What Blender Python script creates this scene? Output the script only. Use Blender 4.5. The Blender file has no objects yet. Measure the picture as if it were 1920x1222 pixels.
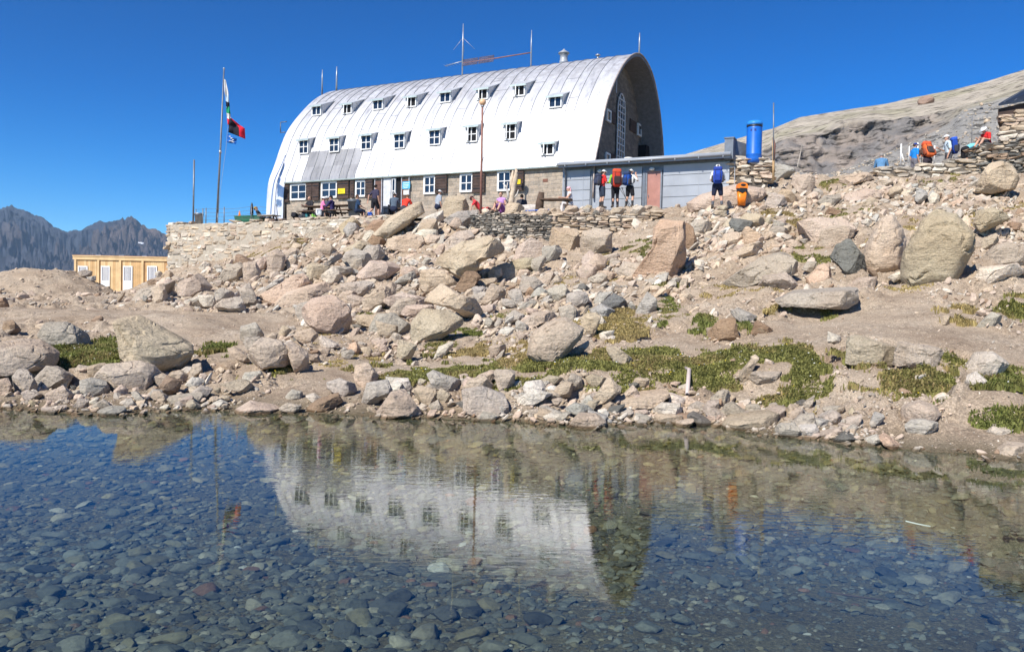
import bpy, math, random
import numpy as np
from mathutils import Matrix, Vector

# ------------------------------------------------------------------ camera, sky, sun, exposure
SC = bpy.context.scene
COL = SC.collection
random.seed(7)
RNG = np.random.default_rng(11)
FPX = 1493.0; CH = 1.6; CX, CY = 960.0, 611.0
PITCH = math.atan(-48/FPX); ROLL = math.radians(1.25)
cF = np.array([0, math.cos(PITCH), math.sin(PITCH)])
_u0 = np.cross(np.array([1., 0, 0]), cF)
cU = math.cos(ROLL)*_u0 - math.sin(ROLL)*np.array([1., 0, 0])
cR = math.cos(ROLL)*np.array([1., 0, 0]) + math.sin(ROLL)*_u0
cam = bpy.data.cameras.new('camera'); cam.sensor_width = 36; cam.lens = 36*FPX/1920
cam.clip_start = .05; cam.clip_end = 20000
camo = bpy.data.objects.new('camera', cam); COL.objects.link(camo)
M = Matrix.Identity(4)
for i in range(3):
    M[i][0] = cR[i]; M[i][1] = cU[i]; M[i][2] = -cF[i]
M[2][3] = CH
camo.matrix_world = M
SC.camera = camo

SUN = np.array([-.41, -.59, .69]); SUN /= np.linalg.norm(SUN)
W = bpy.data.worlds.new('World'); SC.world = W; W.use_nodes = True
nt = W.node_tree
sky = nt.nodes.new('ShaderNodeTexSky'); sky.sky_type = 'NISHITA'; sky.sun_disc = False
sky.sun_elevation = math.asin(SUN[2]); sky.sun_rotation = math.atan2(SUN[0], SUN[1])
sky.altitude = 2700; sky.air_density = 1.0; sky.dust_density = .0; sky.ozone_density = 4.0
hs = nt.nodes.new('ShaderNodeHueSaturation'); hs.inputs['Saturation'].default_value = 1.42; hs.inputs['Hue'].default_value = .494; hs.inputs['Value'].default_value = 1.10
nt.links.new(sky.outputs[0], hs.inputs['Color'])
gm = nt.nodes.new('ShaderNodeGamma'); gm.inputs[1].default_value = 1.35
nt.links.new(hs.outputs[0], gm.inputs[0]); nt.links.new(gm.outputs[0], nt.nodes['Background'].inputs[0])
nt.nodes['Background'].inputs[1].default_value = .055
sl = bpy.data.lights.new('sun', 'SUN'); sl.energy = 5.0; sl.angle = math.radians(.53); sl.color = (1, .95, .87)
so = bpy.data.objects.new('sun', sl); COL.objects.link(so)
so.rotation_euler = Vector(SUN).to_track_quat('Z', 'Y').to_euler()
SC.view_settings.view_transform = 'Standard'; SC.view_settings.look = 'None'
SC.view_settings.exposure = .42; SC.view_settings.gamma = 1
SC.render.engine = 'CYCLES'
cy = SC.cycles
cy.max_bounces = 5; cy.diffuse_bounces = 2; cy.glossy_bounces = 3; cy.transparent_max_bounces = 12
cy.transmission_bounces = 3; cy.volume_bounces = 0; cy.caustics_reflective = False; cy.caustics_refractive = False
cy.use_denoising = True; cy.use_adaptive_sampling = True; cy.adaptive_threshold = .01

# ------------------------------------------------------------------ pixels of the photo -> points of the place
def ray(px, py): return cF + (px-CX)/FPX*cR - (py-CY)/FPX*cU
def at(px, py, Y):
    d = ray(px, py); return np.array([0, 0, CH]) + d*(Y/d[1])
def onz(px, py, z):
    d = ray(px, py); return np.array([0, 0, CH]) + d*((z-CH)/d[2])
def plane(px, py, p0, n):
    d = ray(px, py); o = np.array([0, 0, CH]); return o + d*((np.asarray(p0)-o).dot(n)/d.dot(n))

# the refuge's own frame: x along its front (to the right), y into the building, z up
HT = math.radians(26.5); HO = np.array([4.0, 39.0, 0.])
HX = np.array([math.cos(HT), -math.sin(HT), 0]); HN = np.array([math.sin(HT), math.cos(HT), 0])
def loc_(p): d = np.asarray(p)-HO; return np.array([d.dot(HX), d.dot(HN), d[2]])
def wor(x, y, z): return HO+HX*x+HN*y+np.array([0, 0, z])
def on_y(px, py, y): return loc_(plane(px, py, HO+HN*y, HN))
def on_x(px, py, x): return loc_(plane(px, py, HO+HX*x, HX))
def tz(y): return 6.05+.13*min(y, 0)

# ------------------------------------------------------------------ numpy noise
def _h(i, j, k, s):
    n = (i*374761393 + j*668265263 + k*1440662683 + s*982451653) & 0xffffffff
    n = ((n ^ (n >> 13))*1274126177) & 0xffffffff
    n = ((n ^ (n >> 16))*2246822519) & 0xffffffff
    return ((n ^ (n >> 15)) & 0xffffff)/float(0xffffff)*2-1
def noise(P, s=0):
    P = np.asarray(P, float); I = np.floor(P).astype(np.int64); f = P-I; f = f*f*f*(f*(f*6-15)+10)
    r = 0
    for a in (0, 1):
        for b in (0, 1):
            for c in (0, 1):
                w = (f[:, 0] if a else 1-f[:, 0])*(f[:, 1] if b else 1-f[:, 1])*(f[:, 2] if c else 1-f[:, 2])
                r = r + w*_h(I[:, 0]+a, I[:, 1]+b, I[:, 2]+c, s)
    return r
def fbm(P, o=4, s=0, g=.5):
    r = 0; a = 1.; P = np.asarray(P, float)
    for k in range(o):
        r = r + a*noise(P, s+k*17); P = P*2.03+3.1; a *= g
    return r
def xyz(x, y, z=0): return np.stack([x, y, np.zeros_like(x)+z], 1)

# ------------------------------------------------------------------ meshes
def icos(n):
    import bmesh
    bm = bmesh.new(); bmesh.ops.create_icosphere(bm, subdivisions=n, radius=1)
    V = np.array([v.co[:] for v in bm.verts]); F = np.array([[v.index for v in f.verts] for f in bm.faces]); bm.free()
    return V, F
ICO = {n: icos(n) for n in (1, 2, 3, 4, 5)}
def fast_mesh(name, V, F, mats, smooth=True, col=None, midx=None):
    me = bpy.data.meshes.new(name); V = np.asarray(V, np.float32); F = np.asarray(F, np.int32); k = F.shape[1]
    me.vertices.add(len(V)); me.vertices.foreach_set('co', V.ravel())
    me.loops.add(F.size); me.loops.foreach_set('vertex_index', F.ravel())
    me.polygons.add(len(F)); me.polygons.foreach_set('loop_start', np.arange(0, F.size, k, dtype=np.int32))
    me.polygons.foreach_set('use_smooth', np.full(len(F), smooth))
    if midx is not None: me.polygons.foreach_set('material_index', np.asarray(midx, np.int32))
    if col is not None:
        a = me.color_attributes.new('Col', 'FLOAT_COLOR', 'POINT')
        c = np.ones((len(V), 4), np.float32); c[:, :3] = col; a.data.foreach_set('color', c.ravel())
    for m in (mats if isinstance(mats, (list, tuple)) else [mats]): me.materials.append(m)
    me.update(calc_edges=True)
    return me
def link(name, me, parent=None, loc=None):
    o = bpy.data.objects.new(name, me); COL.objects.link(o)
    if parent is not None: o.parent = parent
    if loc is not None: o.location = loc
    return o
def tag(o, label=None, cat=None, group=None, kind=None):
    if label: o['label'] = label
    if cat: o['category'] = cat
    if group: o['group'] = group
    if kind: o['kind'] = kind
    return o
def thing(name, loc, rz, label, cat, group=None):
    o = bpy.data.objects.new(name, None); COL.objects.link(o); o.location = loc; o.rotation_euler = (0, 0, rz)
    return tag(o, label, cat, group)

class MB:
    def __init__(s): s.v = []; s.f = []; s.m = []
    def add(s, V, F, m=0):
        b = len(s.v); s.v += [tuple(map(float, p)) for p in V]; s.f += [tuple(int(i)+b for i in f) for f in F]; s.m += [m]*len(F); return s
    def box(s, x0, x1, y0, y1, z0, z1, m=0, T=None, jit=0):
        V = np.array([(x, y, z) for z in (z0, z1) for x, y in ((x0, y0), (x1, y0), (x1, y1), (x0, y1))], float)
        if jit: V += RNG.uniform(-jit, jit, V.shape)
        if T is not None: V = V@np.array(T)[:3, :3].T + np.array(T)[:3, 3]
        return s.add(V, [(3, 2, 1, 0), (4, 5, 6, 7), (0, 1, 5, 4), (1, 2, 6, 5), (2, 3, 7, 6), (3, 0, 4, 7)], m)
    def tube(s, P, r, n=8, m=0, sx=1., sy=1., ref=None, caps=True):
        P = np.asarray(P, float); R = np.broadcast_to(np.asarray(r, float), (len(P),)); V = []
        rf = np.array(ref if ref is not None else (1, 0, 0), float)
        for i in range(len(P)):
            d = P[min(i+1, len(P)-1)]-P[max(i-1, 0)]; d = d/(np.linalg.norm(d)+1e-9)
            a = rf-d*d.dot(rf)
            if np.linalg.norm(a) < .1: a = np.array([0, 1., 0])-d*d[1]
            if np.linalg.norm(a) < .1: a = np.array([0, 0, 1.])-d*d[2]
            a /= np.linalg.norm(a); b = np.cross(d, a)
            for k in range(n):
                t = 2*math.pi*k/n; V.append(P[i]+R[i]*(a*math.cos(t)*sx+b*math.sin(t)*sy))
        F = [(i*n+k, i*n+(k+1) % n, (i+1)*n+(k+1) % n, (i+1)*n+k) for i in range(len(P)-1) for k in range(n)]
        if caps: F += [tuple(range(n-1, -1, -1)), tuple(range((len(P)-1)*n, len(P)*n))]
        return s.add(V, F, m)
    def lathe(s, prof, n=20, c=(0, 0, 0), m=0):
        V = [(c[0]+r*math.cos(2*math.pi*k/n), c[1]+r*math.sin(2*math.pi*k/n), c[2]+z) for r, z in prof for k in range(n)]
        F = [(i*n+k, i*n+(k+1) % n, (i+1)*n+(k+1) % n, (i+1)*n+k) for i in range(len(prof)-1) for k in range(n)]
        F += [tuple(range(n-1, -1, -1)), tuple(range((len(prof)-1)*n, len(prof)*n))]
        return s.add(V, F, m)
    def ell(s, c, r, lv=2, m=0):
        V, F = ICO[lv]; return s.add(V*np.asarray(r)+np.asarray(c), F, m)
    def quad(s, a, b, c, d, m=0): return s.add([a, b, c, d], [(0, 1, 2, 3)], m)
    def prism(s, poly, d, m=0):
        """poly: 3-D points of a planar outline, d: extrusion vector"""
        n = len(poly); P = np.asarray(poly, float); V = np.vstack([P, P+np.asarray(d)])
        F = [tuple(range(n-1, -1, -1)), tuple(range(n, 2*n))]+[(i, (i+1) % n, n+(i+1) % n, n+i) for i in range(n)]
        return s.add(V, F, m)
    def build(s, name, mats, parent=None, smooth=False, bevel=0, loc=None):
        me = bpy.data.meshes.new(name); me.from_pydata(s.v, [], s.f)
        for mt in (mats if isinstance(mats, (list, tuple)) else [mats]): me.materials.append(mt)
        me.polygons.foreach_set('material_index', s.m)
        if smooth: me.polygons.foreach_set('use_smooth', [True]*len(s.f))
        me.update()
        o = link(name, me, parent, loc)
        if bevel:
            b = o.modifiers.new('bevel', 'BEVEL'); b.width = bevel; b.segments = 2; b.limit_method = 'ANGLE'
        return o

# ------------------------------------------------------------------ materials
def new_mat(name):
    m = bpy.data.materials.new(name); m.use_nodes = True; n = m.node_tree
    return m, n, n.nodes['Principled BSDF'], n.nodes.new, n.links.new
def setv(node, **k):
    for a, b in k.items(): node.inputs[a.replace('_', ' ')].default_value = b
def nz(N, L, vec, scale, detail=4, rough=.55):
    t = N('ShaderNodeTexNoise'); t.inputs['Scale'].default_value = scale; t.inputs['Detail'].default_value = detail
    t.inputs['Roughness'].default_value = rough
    if vec is not None: L(vec, t.inputs['Vector'])
    return t.outputs['Fac']
def ramp(N, L, fac, stops):
    r = N('ShaderNodeValToRGB'); e = r.color_ramp.elements
    while len(e) < len(stops): e.new(.5)
    for q, (p, c) in zip(e, stops):
        q.position = p; q.color = (*(c if isinstance(c, (tuple, list)) else (c, c, c)), 1)
    L(fac, r.inputs[0]); return r.outputs[0]
def mixc(N, L, a, b, f, mode='MIX'):
    x = N('ShaderNodeMix'); x.data_type = 'RGBA'; x.blend_type = mode
    for s, i in ((f, 0), (a, 6), (b, 7)):
        if isinstance(s, (int, float)): x.inputs[i].default_value = s
        elif isinstance(s, tuple): x.inputs[i].default_value = (*s, 1)
        else: L(s, x.inputs[i])
    return x.outputs[2]
def bump(N, L, h, bs, strength, dist):
    b = N('ShaderNodeBump'); b.inputs['Strength'].default_value = strength; b.inputs['Distance'].default_value = dist
    L(h, b.inputs['Height']); L(b.outputs[0], bs.inputs['Normal']); return b
def pm(name, col, rough=.75, metal=0., var=.18, vs=6., bmp=.0, bsc=30., spec=.3):
    m, n, bs, N, L = new_mat(name)
    tc = N('ShaderNodeTexCoord').outputs['Object']
    f = nz(N, L, tc, vs, 6)
    c = ramp(N, L, f, [(.3, tuple(x*(1-var) for x in col)), (.7, tuple(min(1, x*(1+var)) for x in col))])
    L(c, bs.inputs['Base Color']); setv(bs, Roughness=rough, Metallic=metal); bs.inputs['Specular IOR Level'].default_value = spec
    if bmp: bump(N, L, nz(N, L, tc, bsc, 5), bs, 1, bmp)
    return m

def rock_nodes(N, L, bs, base, wet=True, bd=.05):
    pos = N('ShaderNodeNewGeometry').outputs['Position']
    a = ramp(N, L, nz(N, L, pos, 1.1, 5, .6), [(.25, .78), (.5, 1.), (.75, 1.12)])
    c = mixc(N, L, base, a, 1., 'MULTIPLY')
    sp = ramp(N, L, nz(N, L, pos, 26, 4, .7), [(.3, .6), (.5, 1.), (.72, 1.2)])
    c = mixc(N, L, c, sp, .85, 'MULTIPLY')
    hue = ramp(N, L, nz(N, L, pos, .55, 3), [(.35, (1.04, .98, .93)), (.65, (.98, 1., 1.02))])
    c = mixc(N, L, c, hue, 1., 'MULTIPLY')
    li = ramp(N, L, nz(N, L, pos, 3.3, 7, .65), [(.62, 0.), (.72, .4)])
    c = mixc(N, L, c, (.27, .25, .17), li)
    st = N('ShaderNodeMapping'); st.inputs['Scale'].default_value = (.7, 1., 3.2); st.inputs['Rotation'].default_value = (.3, .65, .3)
    L(pos, st.inputs[0])
    sn = nz(N, L, st.outputs[0], 1.7, 9, .66)
    dk = ramp(N, L, sn, [(.30, .38), (.345, 1.)])
    c = mixc(N, L, c, dk, ramp(N, L, nz(N, L, pos, .9, 2), [(.45, 0.), (.6, .8)]), 'MULTIPLY')
    pit = ramp(N, L, nz(N, L, pos, 11, 7, .72), [(.33, .5), (.41, 1.)])
    c = mixc(N, L, c, pit, .6, 'MULTIPLY')
    if wet:
        z = N('ShaderNodeSeparateXYZ'); L(pos, z.inputs[0])
        mr = N('ShaderNodeMapRange'); mr.inputs[1].default_value = .045; mr.inputs[2].default_value = .02; mr.inputs[3].default_value = 0; mr.inputs[4].default_value = 1
        L(z.outputs[2], mr.inputs[0])
        c = mixc(N, L, c, mixc(N, L, c, (.34, .30, .24), 1., 'MULTIPLY'), mr.outputs[0])
    L(c, bs.inputs['Base Color']); setv(bs, Roughness=.92); bs.inputs['Specular IOR Level'].default_value = .2
    ad = N('ShaderNodeMath'); ad.operation = 'MULTIPLY_ADD'; L(sn, ad.inputs[0]); ad.inputs[1].default_value = 1.4
    L(nz(N, L, pos, 9, 10, .68), ad.inputs[2])
    bump(N, L, ad.outputs[0], bs, 1., bd)
def rock_mat():
    m, n, bs, N, L = new_mat('rock')
    rock_nodes(N, L, bs, N('ShaderNodeObjectInfo').outputs['Color'], True, .075); return m
def rock_attr(name='rock_rubble', bd=.03, wet=True):
    m, n, bs, N, L = new_mat(name)
    v = N('ShaderNodeVertexColor'); v.layer_name = 'Col'
    rock_nodes(N, L, bs, v.outputs[0], wet, bd); return m
M_ROCK = rock_mat(); M_RUB = rock_attr()
def attr_mat(name, rough=.8, spec=.2, translucent=0):
    m, n, bs, N, L = new_mat(name)
    v = N('ShaderNodeVertexColor'); v.layer_name = 'Col'
    f = ramp(N, L, nz(N, L, N('ShaderNodeNewGeometry').outputs['Position'], 40, 3), [(.3, .8), (.7, 1.15)])
    L(mixc(N, L, v.outputs[0], f, 1., 'MULTIPLY'), bs.inputs['Base Color']); setv(bs, Roughness=rough); bs.inputs['Specular IOR Level'].default_value = spec
    return m
def soil_mat():
    m, n, bs, N, L = new_mat('soil')
    pos = N('ShaderNodeNewGeometry').outputs['Position']
    c = ramp(N, L, nz(N, L, pos, .7, 8, .62), [(.28, (.34, .255, .18)), (.5, (.455, .36, .265)), (.72, (.525, .435, .335))])
    sp = ramp(N, L, nz(N, L, pos, 38, 6, .75), [(.3, .5), (.5, 1.), (.68, 1.35)])
    c = mixc(N, L, c, sp, .8, 'MULTIPLY')
    vo = N('ShaderNodeTexVoronoi'); vo.inputs['Scale'].default_value = 16; L(pos, vo.inputs['Vector'])
    pb = ramp(N, L, vo.outputs['Color'], [(.0, .5), (.5, .95), (1., 1.3)])
    c = mixc(N, L, c, pb, ramp(N, L, nz(N, L, pos, 1.1, 4), [(.4, .15), (.6, .85)]), 'MULTIPLY')
    v2 = N('ShaderNodeTexVoronoi'); v2.inputs['Scale'].default_value = 42; L(pos, v2.inputs['Vector'])
    c = mixc(N, L, c, ramp(N, L, v2.outputs['Distance'], [(.25, 1.15), (.6, .6)]), .6, 'MULTIPLY')
    c = mixc(N, L, c, (.25, .155, .095), ramp(N, L, nz(N, L, pos, 1.7, 7, .65), [(.58, 0.), (.72, .4)]))
    z = N('ShaderNodeSeparateXYZ'); L(pos, z.inputs[0])
    mr = N('ShaderNodeMapRange'); mr.inputs[1].default_value = .16; mr.inputs[2].default_value = -.01; mr.inputs[3].default_value = 0; mr.inputs[4].default_value = 1
    L(z.outputs[2], mr.inputs[0])
    c = mixc(N, L, c, mixc(N, L, c, (.34, .35, .29), 1., 'MULTIPLY'), mr.outputs[0])
    L(c, bs.inputs['Base Color']); setv(bs, Roughness=.95); bs.inputs['Specular IOR Level'].default_value = .1
    bump(N, L, nz(N, L, pos, 22, 10, .7), bs, .8, .05); return m
M_SOIL = soil_mat()
def masonry(name, c1, c2, mortar, sc=2.2, bw=.55, rh=.28):
    m, n, bs, N, L = new_mat(name)
    tc = N('ShaderNodeTexCoord').outputs['Object']; s = N('ShaderNodeSeparateXYZ'); L(tc, s.inputs[0])
    ad = N('ShaderNodeMath'); ad.operation = 'ADD'; L(s.outputs[0], ad.inputs[0]); L(s.outputs[1], ad.inputs[1])
    cb = N('ShaderNodeCombineXYZ'); L(ad.outputs[0], cb.inputs[0]); L(s.outputs[2], cb.inputs[1])
    wn = N('ShaderNodeTexNoise'); wn.inputs['Scale'].default_value = 2.5; L(tc, wn.inputs['Vector'])
    v = N('ShaderNodeVectorMath'); v.operation = 'MULTIPLY_ADD'; L(wn.outputs['Color'], v.inputs[0]); v.inputs[1].default_value = (.16, .1, 0); L(cb.outputs[0], v.inputs[2])
    b = N('ShaderNodeTexBrick'); L(v.outputs[0], b.inputs['Vector'])
    b.inputs['Color1'].default_value = (*c1, 1); b.inputs['Color2'].default_value = (*c2, 1); b.inputs['Mortar'].default_value = (*mortar, 1)
    b.inputs['Scale'].default_value = sc; b.inputs['Mortar Size'].default_value = .025; b.inputs['Mortar Smooth'].default_value = .4
    b.inputs['Brick Width'].default_value = bw*2; b.inputs['Row Height'].default_value = rh*1.5; b.inputs['Bias'].default_value = -.1
    f = ramp(N, L, nz(N, L, tc, 5, 8, .65), [(.3, .68), (.7, 1.25)])
    L(mixc(N, L, b.outputs[0], f, 1., 'MULTIPLY'), bs.inputs['Base Color']); setv(bs, Roughness=.9)
    mx = N('ShaderNodeMath'); mx.operation = 'MULTIPLY_ADD'; L(b.outputs['Fac'], mx.inputs[0]); mx.inputs[1].default_value = -.8; L(nz(N, L, tc, 14, 8, .6), mx.inputs[2])
    bump(N, L, mx.outputs[0], bs, .8, .04); return m
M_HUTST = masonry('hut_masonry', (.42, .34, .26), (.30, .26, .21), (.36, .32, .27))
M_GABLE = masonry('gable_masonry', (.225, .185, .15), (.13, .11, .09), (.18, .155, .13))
def roof_mat():
    m, n, bs, N, L = new_mat('aluminium_sheet')
    v = N('ShaderNodeVertexColor'); v.layer_name = 'Col'
    tc = N('ShaderNodeTexCoord').outputs['Object']
    mp = N('ShaderNodeMapping'); mp.inputs['Scale'].default_value = (2.2, .5, .5); L(tc, mp.inputs[0])
    s1 = ramp(N, L, nz(N, L, mp.outputs[0], 1.3, 9, .7), [(.3, (.5, .5, .52)), (.46, (.86, .86, .88)), (.66, (1., 1., 1.))])
    c = mixc(N, L, v.outputs[0], s1, 1., 'MULTIPLY')
    # rust and grime lie on the flat crown of the vault, where rain stands
    z = N('ShaderNodeSeparateXYZ'); L(tc, z.inputs[0])
    mr = N('ShaderNodeMapRange'); mr.inputs[1].default_value = 12.2; mr.inputs[2].default_value = 15.3; L(z.outputs[2], mr.inputs[0])
    g = ramp(N, L, nz(N, L, tc, 2.6, 9, .7), [(.36, 1.), (.62, .0)])
    mm = N('ShaderNodeMath'); mm.operation = 'MULTIPLY'; L(mr.outputs[0], mm.inputs[0]); L(g, mm.inputs[1])
    c = mixc(N, L, c, (.33, .31, .30), mm.outputs[0])
    L(c, bs.inputs['Base Color']); setv(bs, Roughness=.45, Metallic=.48)
    bump(N, L, nz(N, L, mp.outputs[0], 3, 4), bs, .25, .03); return m
M_ROOF = roof_mat()
M_SEAM = pm('seam_metal', (.36, .37, .38), .5, .5)
M_SOFFIT = pm('soffit_metal', (.20, .20, .205), .6, .3)
M_COPPER = pm('green_grey_flashing', (.45, .52, .50), .5, .4)
M_WHITE = pm('white_paint', (.78, .78, .76), .5, 0, .06)
M_SHUT = pm('dark_brown_boards', (.065, .042, .034), .75, 0, .35, 3, .01, 18)
M_DARK = pm('dark_interior', (.012, .012, .014), .9)  # near black colour stands for the shade of rooms behind openings
def glass_mat():
    m, n, bs, N, L = new_mat('window_glass')
    c = ramp(N, L, nz(N, L, N('ShaderNodeTexCoord').outputs['Object'], 1.5, 2), [(.3, (.012, .018, .03)), (.7, (.03, .045, .07))])
    L(c, bs.inputs['Base Color']); setv(bs, Roughness=.06); bs.inputs['Specular IOR Level'].default_value = .6
    return m
M_GLASS = glass_mat()
M_ZINC = pm('zinc_cladding', (.34, .36, .39), .45, .15, .10, 1.2, .004, 3)
M_ZINCD = pm('dark_zinc', (.16, .18, .21), .5, .4)
M_STEEL = pm('galvanised_steel', (.42, .43, .45), .45, .6)
M_POLE = pm('weathered_steel_pole', (.2, .21, .23), .5, .5)
M_RUST = pm('red_brown_post', (.26, .13, .10), .7, .1, .25, 4)
M_WOODG = pm('grey_weathered_wood', (.33, .29, .24), .9, 0, .3, 4, .01, 14)
M_WOODD = pm('dark_wood', (.10, .065, .045), .85, 0, .3, 5, .01, 14)
M_WOODP = pm('pale_pole_wood', (.55, .36, .18), .8, 0, .25, 4)
M_BLUE = pm('blue_plastic', (.01, .13, .55), .38, 0, .12, 3, spec=.5)
M_ORANGE = pm('orange_plastic', (.85, .22, .015), .4, 0, .1, 3, spec=.5)
M_BLACK = pm('black_plastic', (.015, .015, .017), .45, spec=.5)
M_YELLOW = pm('yellow_sign', (.8, .62, .02), .5)
M_SIGNB = pm('blue_sign', (.10, .42, .66), .5)
M_GREEN = pm('green_boards', (.03, .13, .075), .6)
M_DOORR = pm('red_brown_door', (.40, .20, .16), .35, .0, .2, 2)
M_PAVE = pm('terrace_paving', (.42, .37, .30), .95, 0, .25, 2.5, .02, 12)

# ------------------------------------------------------------------ the ground as a height function
COLS = [
 (-500, [(775,10.6),(735,11.6),(690,13),(640,16),(600,20),(575,25),(552,34),(548,62)]),
 (0,   [(768,10.5),(735,11.3),(690,12.7),(640,15.5),(600,19.5),(575,24),(552,32),(545,62)]),
 (200, [(780,10.1),(735,11.5),(690,13),(640,16),(600,20),(575,25),(556,33),(549,62)]),
 (400, [(772,10.76),(725,12),(690,13.5),(640,16.5),(600,20),(572,24),(540,29),(505,37),(488,43),(488,62)]),
 (560, [(775,10.8),(725,12.2),(690,13.5),(640,17),(600,20.5),(560,25),(520,29),(480,33.5),(455,37),(443,40),(435,62)]),
 (720, [(783,10.6),(725,12.3),(690,13.7),(650,16.5),(600,20.5),(560,24.5),(520,28.5),(480,32),(440,36),(415,38.5)]),
 (900, [(786,10.6),(735,11.6),(700,13),(660,15.5),(610,19),(560,23),(520,26),(490,28.5),(464,32.0),(452,33.5),(400,36)]),
 (1100,[(800,10.2),(760,11),(715,12),(680,13),(640,15.5),(600,18.5),(560,22),(520,25.5),(480,28),(456,31.5),(446,33.1),(394,35.2),(389,36)]),
 (1290,[(792,10.8),(755,11.4),(710,12.2),(670,13.5),(640,15),(600,17.5),(560,20.5),(520,24),(480,26.5),(440,29),(405,31.8),(392,34.3),(388,35.6)]),
 (1480,[(818,9.8),(765,10.9),(700,12),(660,13),(620,15),(580,17.5),(540,20),(500,23),(450,26.5),(400,30),(370,33),(345,36),(332,40)]),
 (1650,[(838,9.1),(770,10.2),(720,11),(680,12),(630,13.5),(590,15.5),(550,18),(500,22),(450,25),(400,28),(360,31.5),(332,34.5),(322,38)]),
 (1800,[(850,8.85),(800,9.6),(760,10.2),(700,11.3),(650,12.8),(600,14.7),(550,17.2),(520,19),(460,22.5),(420,25),(380,28),(340,31.5),(324,34.5),(314,38)]),
 (1920,[(863,8.5),(830,8.9),(780,9.8),(740,10.6),(690,11.8),(640,13.3),(600,15),(550,17.3),(500,20.5),(450,23.5),(400,26.5),(360,29.5),(335,32),(300,36)]),
 (2500,[(890,7.9),(830,8.9),(780,9.8),(740,10.6),(690,11.8),(640,13.3),(600,15),(550,17.3),(500,20.5),(450,23.5),(400,26.5),(360,29.5),(335,32),(300,36)]),
]
_cc = []; _cy = []; _cz = []
for px, L_ in COLS:
    sh = L_[0][1]
    Y = [-30, 0., 1.3, 1.9, 3.4, 5.2, 7., sh-1.6, sh-.5, sh]
    dp = -.30 if px < 700 else -.36
    Z = [.9, .5, .22, -.02, dp, -.46, -.52, -.34, -.10, 0.]
    for py, y in L_[1:]:
        Y.append(y); Z.append(at(px, py, y)[2])
    Y.append(400); Z.append(Z[-1])
    c = at(px, 560, 10)[0]/10
    _cc.append(c); _cy.append(np.array(Y)); _cz.append(np.array(Z))
_cc = np.array(_cc)
BANKS = []   # (x, y, rx, ry, h): turf hummocks that rise from the slope
def T(x, y, detail=True):
    x = np.atleast_1d(np.asarray(x, float)); y = np.atleast_1d(np.asarray(y, float))
    c = np.clip(x/np.maximum(y, 2.), _cc[0], _cc[-1]-1e-6)
    A = np.stack([np.interp(y, a, b) for a, b in zip(_cy, _cz)])
    i = np.clip(np.searchsorted(_cc, c)-1, 0, len(_cc)-2); t = (c-_cc[i])/(_cc[i+1]-_cc[i]); t = t*t*(3-2*t)
    k = np.arange(len(x)); z = A[i, k]*(1-t)+A[i+1, k]*t
    for bx, by, rx, ry, h in BANKS:
        q = ((x-bx)/rx)**2+((y-by)/ry)**2; z = z + h*np.clip(1-q, 0, 1)
    if detail:
        am = np.clip((y-9)/8, .12, 1)*np.where(y > 60, .5, 1)
        z = z + .10*am*fbm(xyz(x*.45, y*.45), 3, 5) + .035*fbm(xyz(x*1.9, y*1.9), 3, 9)*np.clip(am, .4, 1)
    return z
_Y = np.concatenate([np.arange(3, 20, .03), np.arange(20, 61, .06)])
def hit(px, py, miss=34.):
    d = ray(px, py); P = np.array([0, 0, CH])+d[None]*(_Y/d[1])[:, None]
    s = P[:, 2]-T(P[:, 0], P[:, 1]); k = np.nonzero(s <= 0)[0]
    if len(k): return P[k[0]]
    return None if miss is None else at(px, py, miss)
for px, py, rx, ry, h in [(1120,705,1.0,.45,.13),(1230,690,.75,.5,.16),(1400,700,1.1,.55,.16),(1500,720,.8,.5,.15),(1700,705,1.1,.5,.12),(1860,765,.8,.45,.2),(1180,610,.5,.6,.12),(1895,580,.7,.6,.25)]:
    q = hit(px, py); BANKS.append((q[0], q[1], rx, ry, h))

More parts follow.
